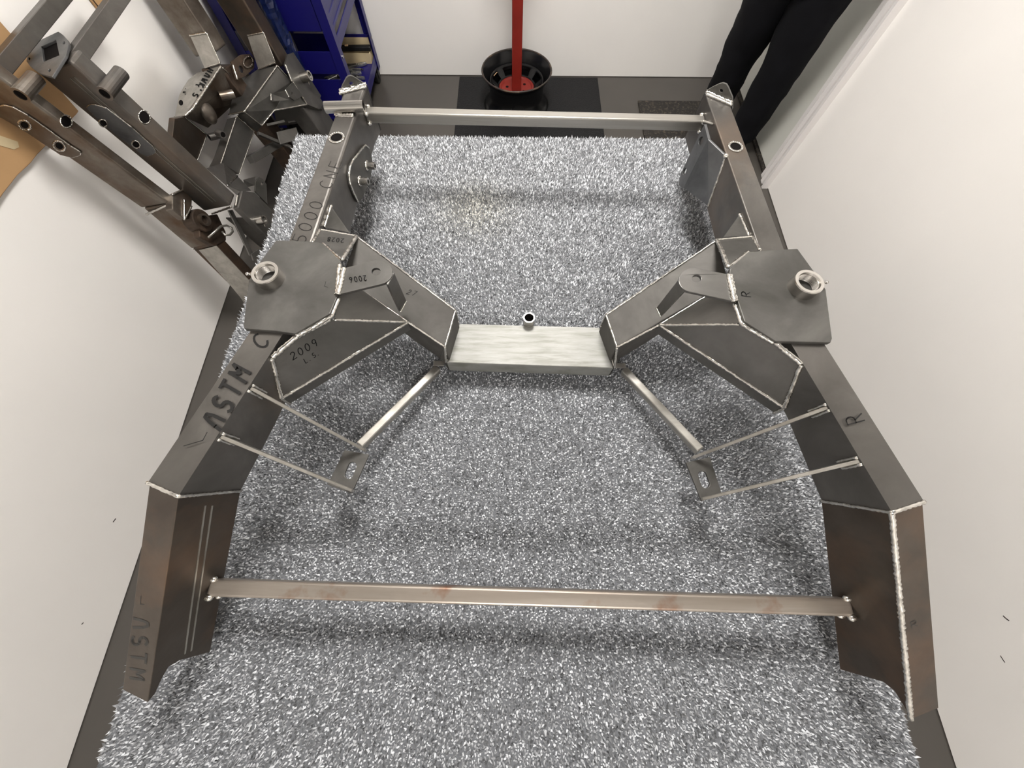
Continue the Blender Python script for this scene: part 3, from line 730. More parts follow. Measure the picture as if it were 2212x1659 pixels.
# right perch, its arm and pocket
A.sheet('perch_plate', [(621, 118, .03), (634, 113, .03), (694, 207, .03), (692, 212, .03), (700, 224, .03), (690, 236, .03), (664, 226, .03), (633, 177, .03), (616, 139, .03)], M['plate_dark'], .008)
def sleeve(F, x, y, off, L=.045, R=.021):
    t = thing_part('threaded_sleeve', F.root); c0 = F(x, y, off); c1 = c0 + F.n * L
    bm = bmesh.new(); pipe(bm, c0, c1, R, R * .68, 28); link('sleeve_body', bm, M['machined'], t)
    bm = bmesh.new(); cyl(bm, c0, c1 - F.n * .006, R * .69, 20); link('bore', bm, M['plate_dark'], t)
    q = c0.lerp(c1, .6) + V(0, -.3, -1).normalized() * R; bm = bmesh.new(); cyl(bm, q, q + V(0, -.003, -.010), .003, 8); link('grease_nipple', bm, M['machined'], t)
sleeve(A, 652, 168, .03)
A.sheet('arm_face', [(557, 149, -.08), (599, 141.6, .0), (528, 241, -.09), (494, 247, -.18), (498, 226.6, -.19), (504, 202.5, -.19), (515, 183, -.18), (535, 165, -.13)], M['plate_dark'], .004, base=(1, 2, 3), holes=[ell(515.6, 199, 2.4, 3, 0, -.165, 10)])
A.bead([(599, 141.6, .003), (528, 241, -.087)], .004); A.bead([(528, 241, -.088), (494, 248, -.178)], .004)
A.sheet('arm_face', [(599, 141.6, 0), (630, 176, .012), (593, 238, -.05), (565.6, 271, -.11), (528, 241, -.09)], M['plate_dark'], .004)
A.bead([(593, 238, -.049), (565.6, 271, -.109)], .0035); A.bead([(565.6, 271, -.109), (528, 241, -.088)], .003); A.bead([(599, 141.6, .002), (631, 177, .014)], .003)
A.sheet('gusset_plate', [(630, 176, .012), (664.4, 225.4, .028), (593, 238, -.05)], M['plate_dark'], .004)
A.bead([(664.4, 225.4, .029), (593, 238, -.049)], .004); A.bead([(616, 139, .031), (631, 177, .031)], .004); A.bead([(633, 177, .031), (664, 226, .031)], .0025)
A.sheet('pocket_face', [(593, 238.6, -.05), (664.4, 226, .024), (696, 236, .024), (684, 262, -.08), (600, 272, -.13)], M['plate_dark'], .005)
sb = thing_part('shock_bracket', fa)
for nm, pts in (('strap', [(619, 191.6, .045), (633, 178, .04), (654, 207, .04), (636, 217, .045), (625, 209, .045)]), ('leg_plate', [(586, 202.5, -.03), (616, 195, .043), (625, 216, .043), (590, 219, -.03)])):
    hol = [[A(*p) for p in ell(630, 201.5, 2, 3, .3, .0435, 10)]] if nm == 'strap' else []
    solid(nm, [A(*p) for p in pts], A.n * -.005, M['plate'], sb, .001, holes=hol)
A.bead([(585, 202, -.029), (586, 217, -.029)], .004); A.bead([(616, 194, .044), (625, 211, .046)], .004)
A.sheet('arm_end_cap', [(528, 242, -.092), (565.6, 272, -.112), (556, 284, -.15), (512, 250, -.14)], M['plate_dark'], .004)
# centre of the crossmember
A.sheet('crossmember_centre', [(511, 251, -.14), (549, 284, -.15), (517, 376, -.15), (477, 353, -.14)], M['plate_dark'], .05, .003)
A.sheet('crossmember_face', [(510, 252, -.142), (476, 354, -.142), (453, 361, -.19), (489, 307, -.19)], M['tube'], .004)
A.bead([(511, 251, -.139), (477, 353, -.139)], .003); A.bead([(511, 251, -.138), (549, 284, -.148)], .003); A.bead([(549, 284, -.148), (517, 376, -.148)], .0025)
A.tube((470, 287, -.15), (482, 291, -.12), .0135, .010, M['tube'])
# left perch
A.sheet('arm_face', [(447, 363, -.06), (483, 352, -.10), (513, 380, -.10), (491, 401, -.03)], M['tube'], .004)
A.sheet('arm_face', [(513, 380, -.10), (543, 411.6, -.0), (519, 413.5, .02), (513, 421, .02), (491, 401, -.03)], M['plate'], .004)
A.bead([(513, 380, -.098), (491, 401, -.028)], .004); A.bead([(513, 421, .022), (509, 444, .022)], .0045); A.bead([(457, 462, -.12), (500, 447, .002)], .004)
A.sheet('perch_plate', [(523, 411.6, .03), (551, 415.5, .03), (587, 453, .03), (584, 489, .03), (571, 506, .03), (514, 448, .03)], M['plate_dark'], .024, .003)
sleeve(A, 556, 477, .03, .034, .0165)
sb = thing_part('shock_bracket', fa)
solid('strap', [A(*p) for p in [(551, 413, .03), (552, 394, .03), (555, 386, .03), (561, 383, .03), (568, 387, .03), (576, 398, .03), (578, 441, .03)]], A.n * -.005, M['plate'], sb, .001, holes=[[A(*p) for p in ell(566, 397, 2.6, 3.4, 0, .03, 10)]])
solid('leg_plate', [A(*p) for p in [(527, 388, -.05), (553, 381, .028), (552, 400, .028), (531, 405, -.05)]], A.n * -.004, M['plate_dark'], sb, .001)
# foot brackets low on the frame
A.bar((497, 454, -.03), (543, 551, -.03), .022, M['plate_dark'], 'brace_strap', .006)
A.sheet('slotted_plate', [(543, 549, -.02), (566, 534, -.02), (572, 548, -.02), (548, 563, -.02)], M['plate_dark'], .006)
for p, q, wd in (((576, 270, -.1), (614, 261.5, -.06), .010), ((606, 295, -.1), (642, 288, -.08), .010), ((557, 288, -.13), (628, 318, -.1), .014), ((541, 345, -.17), (632, 292, -.14), .030), ((620, 262, -.1), (696, 252, -.02), .016)):
    A.bar(p, q, wd, M['plate_dark'], 'brace_strap')
A.sheet('slotted_plate', [(598, 285, -.10), (640, 275, -.06), (648, 300, -.06), (606, 312, -.10)], M['plate_dark'], .005)
A.leg((532, 470, .0), (575, 470, .0), .09, M['plate_dark'])
A.leg((655, 232, .01), (690, 215, .01), .09, M['plate_dark'])

fb = thing('vehicle_subframe', 'old stained vehicle frame next to the wall, rusted perch, handwriting on curved plate', 'vehicle frame', (-1.2, 1.4, 0), 'frames standing against the left wall')
B = Lean(fb, -1.165, .19)
a0, b0, a1, b1 = B.rail((0, 168), (20, 152), (365, 440), (374, 424), .118, M['old'], ext0=.12)
ax = (a1 - a0).normalized(); ps = plane3(a0, a1, a0 - B.n * .1); sn = ps.n if ps.n.y < 0 else -ps.n; pq = Plane(ps.p + sn * .0055, ps.n)
sp = [(-6, 232), (10, 229), (30, 234), (60, 251), (110, 286), (150, 315), (174, 330), (172, 336), (155, 341), (130, 335), (95, 312), (55, 285), (15, 262), (-6, 250)]
solid('side_plate', [pq(*q) for q in sp], -sn * .005, M['old'], fb, .001)
bead(fb, [pq(*q) - sn * .003 for q in sp], .0028)
for x, y in ((53, 270), (128, 315)):
    q = circle_px(pq, x, y, 9, 6, rot=.5, off=0); bm = bmesh.new(); prism(bm, q, sn * .0008); link('port_bore_shade', bm, M['hole'], fb)  # thin black disc for each port's inner shade
    q = circle_px(pq, x, y, 14, 10, rot=.5); bead(fb, q + q[:1], .003)
bm = bmesh.new(); prism(bm, [B(*p) for p in ell(143, 262, 10, 12, -.5, .0012)], B.n * -.004); link('port_bore_shade', bm, M['hole'], fb)
e = ell(143, 262, 12.5, 14, -.5, .001); B.bead(e + e[:1], .002)
B.tube((44, 206, .015), (78, 168, .015), .018, .012, M['old'])
B.bar((-8, 156, -.06), (170, -56, -.04), .034, M['tube'], 'tie_bar')
B.bead([(316, 463, -.115), (368, 440, .003)], .0045); B.bead([(368, 440, .003), (376, 424, .003)], .004)
rb_ = B.rail((397, 0), (424, 0), (470, 112), (500, 103), .110, M['old'], ext0=.9)
_, wq = wedge(B, sidep(B, rb_), ((410, 77), (446, 71), (475.6, 135.6), (442, 147)))
for i, r_ in ((0, .005), (1, .0032), (2, .004)): bead(fb, [wq[i], wq[(i + 1) % 4]], r_)
cp = [(442, 149, -.06), (477, 142, .0), (417, 234, -.06), (397, 251, -.08), (377, 253.6, -.16), (380, 238.7, -.18), (387, 206, -.18), (396, 188, -.17), (407, 171.5, -.14), (425, 158, -.09)]
B.sheet('curved_plate', cp, M['ground'], .005, base=(1, 2, 6))
B.bead([(477, 143, .003), (417, 234, -.057)], .005); B.bead([(417, 234, -.057), (400, 250, -.08), (377, 254, -.158)], .0045)
cpl = plane3(B(477, 142, 0), B(417, 234, -.06), B(387, 206, -.18))
bm = bmesh.new(); prism(bm, [cpl(391 + 4.5 * math.cos(t), 222 + 6 * math.sin(t))  for t in np.linspace(0, 6.28, 14, endpoint=False)], (cpl.n if cpl.n.dot(EYE - cpl.p) > 0 else -cpl.n) * .0008); link('port_bore_shade', bm, M['hole'], fb)
nn = cpl.n if cpl.n.dot(EYE - cpl.p) > 0 else -cpl.n
q3 = lambda x, y: cpl(x, y) + nn * .0008
ink(fb, "HAWK'S", q3(451, 148), q3(413, 211), q3(461, 153), wid=.16, pitch=.55)
ink(fb, '(', q3(425, 180), q3(416, 190), q3(433, 186), wid=.12)
ink(fb, "'W'", q3(396, 192), q3(395, 210), q3(402, 192), wid=.16, pitch=.5)
B.sheet('arm_face', [(477, 142, 0), (514, 176, -.02), (505, 225, -.08), (450, 276, -.15), (398, 252, -.09), (417, 234, -.06)], M['old'], .004)
bm = bmesh.new(); c0 = B(449, 243, -.085); bmesh.ops.create_uvsphere(bm, u_segments=16, v_segments=10, radius=.045, matrix=Matrix.Translation(c0) @ Matrix.Diagonal((.5, .8, 1, 1))); link('pressed_dome', bm, M['old'], fb, smooth=True, merge=False)
B.sheet('perch_plate', [(500, 133, .01), (521, 118, .01), (540, 117, .01), (550, 127, .01), (549, 147, .01), (530, 165, .01), (511, 172, .01)], M['rusty'], .008, holes=[ell(522, 150, 5, 9, -.5, .01, 12)])
bm = bmesh.new(); bead_mesh(bm, [B(*p) for p in ell(536, 134, 10, 12, .3, .014)] + [B(536 + 10 * math.cos(0), 134, .014)], .004); link('spring_eye', bm, M['old'], fb, smooth=True, merge=False)
for p, q in (((503, 140, .012), (513, 172, .012)), ((480, 146, 0), (505, 168, -.02))): B.bead([p, q], .0045)
B.tube((475, 208, -.04), (505, 203, .0), .017, .012, M['old'])
B.sheet('crossmember_face', [(377, 256, -.16), (398, 252, -.09), (447, 291, -.13), (427, 346, -.13), (405, 350, -.16), (372, 300, -.2)], M['tube_brown'], .02, .003, base=(1, 2, 3))
B.bead([(398, 252, -.088), (447, 291, -.128)], .003); B.bead([(447, 291, -.128), (427, 346, -.128)], .003)
B.tube((452, 297, -.12), (482, 289, -.09), .0135, .010, M['tube'])
# rusted left perch with its hook
B.rail((366, 440), (375, 425), (467, 531), (489, 519), .115, M['old'])
B.sheet('perch_plate', [(372, 421, .02), (400, 408, .02), (416, 425, .02), (414, 452, .02), (400, 474, .02), (372, 452, .02)], M['old'], .03, .003)
B.bead([(372, 421, .022), (400, 408, .022)], .004); B.bead([(414, 445, .024), (398, 475, .024)], .004); B.bead([(398, 430, .024), (398, 475, .024)], .003)
c0 = B(424, 478, .0); bm = bmesh.new(); cyl(bm, c0 - B.n * .02, c0 + B.n * .03, .040, 26); link('spring_seat', bm, M['rusty'], fb, .003)
c1 = c0 + B.n * .03; a_, b_ = frame_of(B.n); bm = bmesh.new(); pipe(bm, c1, c1 + B.n * .012, .022, .015, 22); link('seat_boss', bm, M['old'], fb)
B.sheet('perch_plate', [(428, 470, .02), (470, 462, .0), (488, 500, .0), (489, 520, .0), (466, 531, .01), (432, 512, .02)], M['rusty'], .03, .004)
B.sheet('gusset_plate', [(419.6, 539, -.10), (428, 512, -.06), (466, 530, .006)], M['tube_brown'], .005)
bm = bmesh.new(); pts = [B(*p) for p in [(450, 513, .03), (477, 489, .03), (490, 487, .035), (500, 492, .04), (503, 500, .04), (497, 507, .04), (486, 508, .035), (480, 500, .03)]]
loft(bm, [ring(p, *frame_of(pts[min(i + 1, len(pts) - 1)] - pts[max(i - 1, 0)]), .0042, 8) for i, p in enumerate(pts)]); link('hook_rod', bm, M['bar'], fb, smooth=True, merge=False)
a0, b0, a1, b1 = B.rail((467, 531), (489, 519), (537, 604.5), (545, 584), .112, M['tube_brown'], ext1=.0)
B.sheet('cover_plate', [(429.5, 541, -.108), (467, 531, .006), (538, 606, .006), (532, 662, -.05), (517, 640, -.09), (495, 614, -.108)], M['ground'], .003, pl=plane3(a0, a1, a0 - B.n * .1), lift=.004)
B.leg((534, 602, .0), (546, 586, .0), .105, M['tube_brown'])
B.leg((478, 150, -.01), (500, 138, -.01), .09, M['rusty'])

# ------------------------------------------------------------------ cardboard on the left wall
cb = thing('cardboard_sheet', 'brown flattened cardboard with a torn corner on the left wall behind the old frame', 'cardboard', (XL, 1.0, .8), 'cardboard on the left wall')
W_ = Plane((XL + .002, 0, 0), (1, 0, 0))
p0 = [W_(*q) for q in ((0, 54), (164, 240), (160, 246), (73, 335), (60, 352), (30, 380), (0, 418))]
p0 += [V(XL + .002, .60, .82), V(XL + .002, .60, 1.30), V(XL + .002, 1.36, 1.30)]
solid('sheet', p0, (.010, 0, 0), M['card'], cb, .002)
Wt = Plane((XL + .0125, 0, 0), (1, 0, 0)); solid('parcel_tape', [Wt(*q) for q in ((-8, 290), (38, 306), (41, 318), (30, 323), (-8, 312))], (.0006, 0, 0), M['card_light'], cb)
cb2 = thing('cardboard_sheet', 'brown cardboard piece whose lower corner shows at the top edge between the two tie bars', 'cardboard', (XL, 1.8, .9), 'cardboard on the left wall')
c0 = W_(214, 28)
solid('sheet', [c0, W_(262, -8), c0 + V(0, .42, .00), c0 + V(0, .42, .42), c0 + V(0, .01, .42)], (.008, 0, 0), M['card'], cb2, .002)
bm = bmesh.new(); bar(bm, c0 + V(.009, .006, .008), c0 + V(.009, .012, .40), .004, .002, V(1, 0, 0)); link('fold_line', bm, M['rusty'], cb2)

# ------------------------------------------------------------------ rubber mats
bm = bmesh.new(); box(bm, (-.372, 2.26, .001), (.560, 2.862, .012)); mt = tag(link('floor_mat', bm, M['rubber'], bevel=.004), 'large black rubber floor mat under the wheel rim stand', 'mat')
bm = bmesh.new(); box(bm, (.807, 2.16, .001), (1.262, 2.634, .010)); tag(link('floor_mat', bm, M['dirty_rubber'], bevel=.004), 'small dirty black rubber mat strewn with crumbs, beside the person', 'mat')

# ------------------------------------------------------------------ red post on a wheel rim
wc = P(1116, 176, .2); WX, WY, Z0 = wc.x, 2.572, .0125
wh = thing('wheel_stand', 'red square steel post standing in a black steel wheel rim on the mat', 'stand', (WX, WY, Z0))
c = V(WX, WY, Z0)
bm = bmesh.new()
lathe(bm, c, [(.196, .0), (.205, .004), (.206, .012), (.192, .020), (.188, .040), (.168, .062), (.165, .100), (.168, .128), (.186, .160), (.190, .176), (.204, .186), (.2085, .196), (.206, .200),
              (.2010, .197), (.197, .186), (.184, .172), (.180, .158), (.164, .130), (.160, .100), (.162, .064), (.182, .040), (.186, .02), (.190, .006)], 72)
link('rim_barrel', bm, M['black_paint'], wh, smooth=True, merge=False)
bm = bmesh.new(); rr = [c + V(math.cos(t) * .2065, math.sin(t) * .2065, .1985) for t in np.linspace(0, 2 * math.pi, 65)[:-1]]
loft(bm, [[p + V(p.x - c.x, p.y - c.y, 0).normalized() * .0055 * math.cos(k) + V(0, 0, .0050 * math.sin(k)) for k in np.linspace(0, 6.283, 7)[:-1]] for p in rr], closed=True, caps=False)
link('rim_lip', bm, M['rim_rust'], wh, smooth=True, merge=False)
prof = [(.1645, .148), (.160, .143), (.152, .136), (.120, .110), (.106, .104)]; n = 80; bm = bmesh.new()
vs = [[bm.verts.new(c + V(r * math.cos(2 * math.pi * i / n), r * math.sin(2 * math.pi * i / n), z)) for r, z in prof] for i in range(n)]
for i in range(n):
    for j in range(len(prof) - 1):
        if j == 2 and (i % 10) in (2, 3, 4, 5, 6, 7): continue
        bm.faces.new((vs[i][j], vs[(i + 1) % n][j], vs[(i + 1) % n][j + 1], vs[i][j + 1]))
o = link('rim_disc', bm, M['black_paint'], wh, smooth=True, merge=False); md = o.modifiers.new('thick', 'SOLIDIFY'); md.thickness = .004
bm = bmesh.new(); lathe(bm, c, [(.107, .103), (.106, .1085), (.096, .110), (.090, .104), (.060, .103), (.03, .103), (.03, .098), (.105, .098)], 56)
lathe(bm, c, [(.031, .1035), (.0305, .1038), (.0005, .1038), (.0005, .100), (.031, .100)], 30)
link('hub', bm, M['red'], wh, smooth=False, merge=False)
for k in range(5):
    t = 2 * math.pi * k / 5 + .55; q = c + V(.058 * math.cos(t), .058 * math.sin(t), .1032)
    bm = bmesh.new(); cyl(bm, q, q + V(0, 0, .0012), .0088, 14); link('bolt_hole_shade', bm, M['hole'], wh)  # black discs on the hub, shade of the bolt holes painted in
bm = bmesh.new(); h = .0282; PX = P(1115.5, 190, .08).x
rotm = Matrix.Rotation(.03, 4, 'Z'); cc = V(PX, WY - .01, Z0)
loft(bm, [[cc + rotm @ V(x * h, y * h, z) for x, y in ((-1, -1), (1, -1), (1, 1), (-1, 1))] for z in (.104, 1.02)])
link('post', bm, M['red'], wh, .003)
bm = bmesh.new(); box(bm, (PX - .09, WY - .10, Z0 + 1.02), (PX + .09, WY + .08, Z0 + 1.03)); link('post_top_plate', bm, M['red'], wh, .002)
bm = bmesh.new(); ts = np.linspace(math.radians(143), math.radians(160), 6)
o_ = [c + V(.160 * math.cos(t), .160 * math.sin(t), .1465) for t in ts]; i_ = [c + V(.148 * math.cos(t), .148 * math.sin(t), .1355) for t in reversed(ts)]
prism(bm, o_ + i_, (0, 0, .0006)); link('sticker', bm, M['sticker'], wh, merge=False)
bm = bmesh.new(); ts = np.linspace(math.radians(147), math.radians(156), 5)
o_ = [c + V(.1565 * math.cos(t), .1565 * math.sin(t), .1432) for t in ts]; i_ = [c + V(.1515 * math.cos(t), .1515 * math.sin(t), .1387) for t in reversed(ts)]
prism(bm, o_ + i_, (0, 0, .0008)); link('sticker_print', bm, M['rusty'], wh, merge=False)

# ------------------------------------------------------------------ blue tool cart in the corner
X0, X1, Y0, Y1 = -1.405, -.885, 2.245, 2.845
ct = thing('tool_cart', 'blue steel tool cart with an open lower shelf in the back left corner', 'cart', ((X0 + X1) / 2, (Y0 + Y1) / 2, 0))
for x, sx in ((X0, 1), (X1, -1)):
    for y, sy in ((Y0, 1), (Y1, -1)):
        bm = bmesh.new(); wd, th = .045, .004
        L_ = [(0, 0), (wd * sx, 0), (wd * sx, th * sy), (th * sx, th * sy), (th * sx, wd * sy), (0, wd * sy)]
        loft(bm, [[V(x + a, y + b_, z) for a, b_ in L_] for z in (.075, .95)])
        link('corner_post', bm, M['blue'], ct)
        if not (sx == 1):
            for z in (.24, .43):
                bm = bmesh.new(); cyl(bm, V(x, y + sy * .022, z), V(x + .004, y + sy * .022, z), .007, 10); link('bolt', bm, M['machined'], ct)
        cs = thing_part('caster', ct); cx, cy = x + sx * .03, y + sy * .035
        bm = bmesh.new(); cyl(bm, V(cx - .014, cy, .036), V(cx + .014, cy, .036), .036, 22); link('caster_wheel', bm, M['black_plastic'], cs, .004)
        bm = bmesh.new()
        for d in (-.020, .017): box(bm, (cx + d, cy - .020, .03), (cx + d + .003, cy + .020, .080))
        box(bm, (cx - .024, cy - .025, .078), (cx + .024, cy + .025, .084)); link('caster_fork', bm, M['black_plastic'], cs, merge=False)
bm = bmesh.new(); box(bm, (X0 + .005, Y0 + .005, .125), (X1 - .005, Y1 - .005, .131)); link('shelf', bm, M['blue'], ct)
for lo, hi, in (((X0 + .005, Y0 + .0045, .36), (X1 - .005, Y0 + .0085, .46)), ((X0 + .005, Y0 + .010, .10), (X1 - .005, Y0 + .014, .33)), ((X0 + .005, Y1 - .0085, .115), (X1 - .005, Y1 - .0045, .25)),
                ((X1 - .0095, Y0 + .01, .10), (X1 - .0055, Y1 - .01, .155)), ((X0 + .0055, Y0 + .01, .10), (X0 + .0095, Y1 - .01, .155))):
    bm = bmesh.new(); box(bm, lo, hi); link('shelf_lip', bm, M['blue'], ct, .0012)
cab = thing_part('cabinet', ct)
bm = bmesh.new(); box(bm, (X0 + .006, Y0 + .018, .535), (X1 - .006, Y1 - .006, .94)); link('cabinet_body', bm, M['blue'], cab, .003)
for z in (.455, .53, .575):
    bm = bmesh.new(); box(bm, (X1 - .008, Y0 + .045, z), (X1 - .001 if z < .5 else X1 - .003, Y1 - .045, z + (.05 if z < .5 else .016))); link('pressed_rib', bm, M['blue'], cab, .003)
bm = bmesh.new(); box(bm, (X0 + .05, Y0 + .006, .54), (X1 - .05, Y0 + .020, .93)); link('cabinet_door', bm, M['blue'], cab, .003)
bm = bmesh.new(); box(bm, (X1 - .007, 2.40, .64), (X1 - .0025, 2.425, .80)); link('label_sticker', bm, M['white_plastic'], cab)
bm = bmesh.new(); box(bm, (X0 - .005, Y0 - .005, .95), (X1 + .005, Y1 + .005, .972)); link('cart_top', bm, M['blue'], ct, .004)
# things kept on its shelf
ZS = .1315
tr = thing('cardboard_tray', 'open pale cardboard tray standing at the back of the blue cart shelf', 'box', (-1.01, 2.80, ZS))
bx0, bx1, by0, by1, zt = -1.115, -.905, 2.765, 2.832, ZS + .105
bm = bmesh.new(); box(bm, (bx0, by0, ZS), (bx1, by1, ZS + .004)); link('tray_floor', bm, M['card_light'], tr)
for lo, hi in (((bx0, by0, ZS + .004), (bx1, by0 + .004, zt - .05)), ((bx0, by1 - .004, ZS + .004), (bx1, by1, zt)), ((bx0, by0 + .004, ZS + .004), (bx0 + .004, by1 - .004, zt - .05)), ((bx1 - .004, by0 + .004, ZS + .004), (bx1, by1 - .004, zt - .05))):
    bm = bmesh.new(); box(bm, lo, hi); link('tray_side', bm, M['card_light'], tr)
def pliers(loc, ang, label, grip):
    t = thing('locking_pliers', label, 'pliers', loc, 'pliers on the cart shelf')
    R = Matrix.Translation(Vector(loc)) @ Matrix.Rotation(ang, 4, 'Z')
    T_ = lambda *p: R @ V(*p)
    bm = bmesh.new(); bar(bm, T_(-.085, -.014, .008), T_(.005, -.004, .009), .014, .011); link('handle', bm, grip, t, .003)
    bm = bmesh.new(); bar(bm, T_(-.080, .016, .008), T_(.008, .004, .009), .011, .009); link('handle', bm, grip, t, .003)
    bm = bmesh.new(); prism(bm, [T_(.0, -.012, .003), T_(.035, -.014, .003), T_(.066, -.004, .003), T_(.066, .0, .003), T_(.02, .002, .003), T_(.066, .003, .003), T_(.062, .009, .003), T_(.03, .014, .003), T_(.0, .010, .003)], (0, 0, .011)); link('jaw', bm, M['chrome'], t, .0015)
    bm = bmesh.new(); cyl(bm, T_(.016, .0, .002), T_(.016, .0, .0165), .005, 12); link('pivot', bm, M['machined'], t)
    bm = bmesh.new(); cyl(bm, T_(-.100, -.015, .008), T_(-.083, -.014, .008), .005, 10); link('adjusting_screw', bm, M['machined'], t)
for i, (x, y, a, dz) in enumerate(((-1.00, 2.735, .25, 0), (-1.08, 2.70, -.2, .0), (-1.05, 2.690, 3.0, 0), (-1.02, 2.650, .12, 0), (-.99, 2.615, -.2, 0), (-1.10, 2.635, .6, 0), (-1.06, 2.575, 2.95, 0))):
    pliers((x, y, ZS + .001), a, 'steel locking pliers in the loose heap on the blue cart shelf', M['chrome'] if i % 3 else M['plate_dark'])
t = thing('heat_gun_handle', 'black plastic tool grip lying across the pale cardboard tray', 'tool', (-.99, 2.79, ZS + .057))
bm = bmesh.new(); bar(bm, V(-1.125, 2.785, ZS + .0705), V(-.895, 2.795, ZS + .0705), .030, .026); link('grip', bm, M['black_plastic'], t, .008, seg=3)
bm = bmesh.new(); bar(bm, V(-1.05, 2.788, ZS + .0855), V(-1.03, 2.789, ZS + .0855), .012, .008); link('switch', bm, M['sticker'], t, .002)
bm = bmesh.new(); box(bm, (-1.36, 2.30, ZS), (-1.19, 2.46, ZS + .36)); tag(link('storage_box', bm, M['plate'], bevel=.006), 'grey box on the blue cart shelf behind the leaning frames', 'box')
t = thing('plastic_roll', 'dark blue crinkled plastic roll standing upright in front of the blue cart', 'roll', (-1.11, 2.195, 0))
bm = bmesh.new(); secs = []
for i in range(60):
    z = .002 + i * .017; cc = V(-1.11, 2.195, z)
    secs.append([cc + V(math.cos(2 * math.pi * k / 20), math.sin(2 * math.pi * k / 20), 0) * (.036 + RNG.normal(0, .0016)) for k in range(20)])
loft(bm, secs); link('wrapped_sheet', bm, M['blue_tarp'], t, smooth=False, merge=False)
bm = bmesh.new(); cyl(bm, V(-1.11, 2.195, 1.0), V(-1.11, 2.195, 1.03), .018, 16); link('core_tube', bm, M['card'], t)

# ------------------------------------------------------------------ the person at the door
pr = thing('person', 'person in black trousers and black shoes standing against the door', 'person', (1.28, 2.35, 0))
def skin_mesh(name, verts, edges, radii, material, parent, sub=2, root=0, flat=None):
    me = bpy.data.meshes.new(name); me.from_pydata([Vector(v) for v in verts], edges, []); me.update()
    o = bpy.data.objects.new(name, me); COL.objects.link(o)
    md = o.modifiers.new('skin', 'SKIN'); md.use_smooth_shade = True
    for i, d in enumerate(me.skin_vertices[0].data):
        r = radii[i]; d.radius = r if isinstance(r, tuple) else (r, r); d.use_root = (i == root)
    sb = o.modifiers.new('sub', 'SUBSURF'); sb.levels = sub; sb.render_levels = sub
    me.materials.append(material); o.parent = parent
    off = Vector((0, 0, 0)); t = parent
    while t is not None: off += Vector(t.location); t = t.parent
    o.location = -off; return o
HL, HR = V(1.135, 2.245, .84), V(1.285, 2.085, .83)
KL, KR = V(1.185, 2.350, .46), V(1.325, 2.150, .46)
AL, AR = V(1.245, 2.470, .085), V(1.362, 2.225, .085)
PC = V(1.215, 2.165, .93)
fdir = V(-.70, -.55, 0).normalized()
# trousers: two full legs on one waist
vt = [PC + V(0, 0, .06), PC, HL, HL.lerp(KL, .42) + (HR - HL) * .10, KL, KL.lerp(AL, .5), AL + V(0, 0, .03), AL + V(0, 0, -.035), HR, HR.lerp(KR, .42) - (HR - HL) * .10, KR, KR.lerp(AR, .5), AR + V(0, 0, .03), AR + V(0, 0, -.035), HL.lerp(HR, .5) + V(.0, .01, -.12)]
ed = [(0, 1), (1, 2), (2, 3), (3, 4), (4, 5), (5, 6), (6, 7), (1, 8), (8, 9), (9, 10), (10, 11), (11, 12), (12, 13), (1, 14)]
rd = [.155, .165, .130, .128, .100, .096, .088, .086, .130, .128, .100, .096, .088, .086, .112]
trz = skin_mesh('trousers', vt, ed, rd, M['cloth'], pr, 2, 1)
tx = bpy.data.textures.new('folds', 'CLOUDS'); tx.noise_scale = .09
dm = trz.modifiers.new('folds', 'DISPLACE'); dm.texture = tx; dm.strength = .022; dm.mid_level = .5; dm.texture_coords = 'LOCAL'
# body: torso, neck, head, arms in one surface under the clothes
up_ = V(0, 0, 1); sd = V(-.55, .70, 0).normalized()       # along the shoulder line
CH = PC + V(-.03, -.02, .36); NK = PC + V(-.045, -.035, .56); HD = PC + V(-.075, -.06, .69); TOPH = PC + V(-.08, -.065, .78)
SL, SR = CH + sd * .175 + V(0, 0, .09), CH - sd * .175 + V(0, 0, .09)
EL, ER = SL + sd * .06 + V(-.03, -.02, -.28), SR - sd * .06 + V(-.03, -.02, -.28)
WL, WR = EL + fdir * .16 - sd * .13 + V(0, 0, .10), ER + fdir * .18 + sd * .13 + V(0, 0, .05)
vb = [PC, PC + V(-.012, -.01, .18), CH, NK, HD, TOPH, SL, EL, WL, SR, ER, WR]
eb = [(0, 1), (1, 2), (2, 3), (3, 4), (4, 5), (2, 6), (6, 7), (7, 8), (2, 9), (9, 10), (10, 11)]
rb = [.135, .125, .135, .055, .088, .070, .058, .044, .030, .058, .044, .030]
skin_mesh('body', vb, eb, rb, M['skin'], pr, 2, 0)
vs_ = [PC + V(0, 0, .02), PC + V(-.012, -.01, .18), CH, NK + V(.003, .003, -.05), SL, SL.lerp(EL, .55), EL, EL.lerp(WL, .85), SR, SR.lerp(ER, .55), ER, ER.lerp(WR, .85)]
es = [(0, 1), (1, 2), (2, 3), (2, 4), (4, 5), (5, 6), (6, 7), (2, 8), (8, 9), (9, 10), (10, 11)]
skin_mesh('shirt', vs_, es, [.158, .15, .158, .070, .075, .064, .056, .046, .075, .064, .056, .046], M['shirt'], pr, 2, 1)
bm = bmesh.new(); bmesh.ops.create_uvsphere(bm, u_segments=20, v_segments=12, radius=.102, matrix=Matrix.Translation(HD + V(.014, .011, .045)) @ Matrix.Diagonal((.95, .95, 1.0, 1)))
for v in [v for v in bm.verts if (v.co - HD - V(.014, .011, .045)).dot(fdir) > .055 and v.co.z < HD.z + .075 or v.co.z < HD.z - .03]: bm.verts.remove(v)
link('hair', bm, M['hair'], pr, smooth=True, merge=False)
right = fdir.cross(up_)
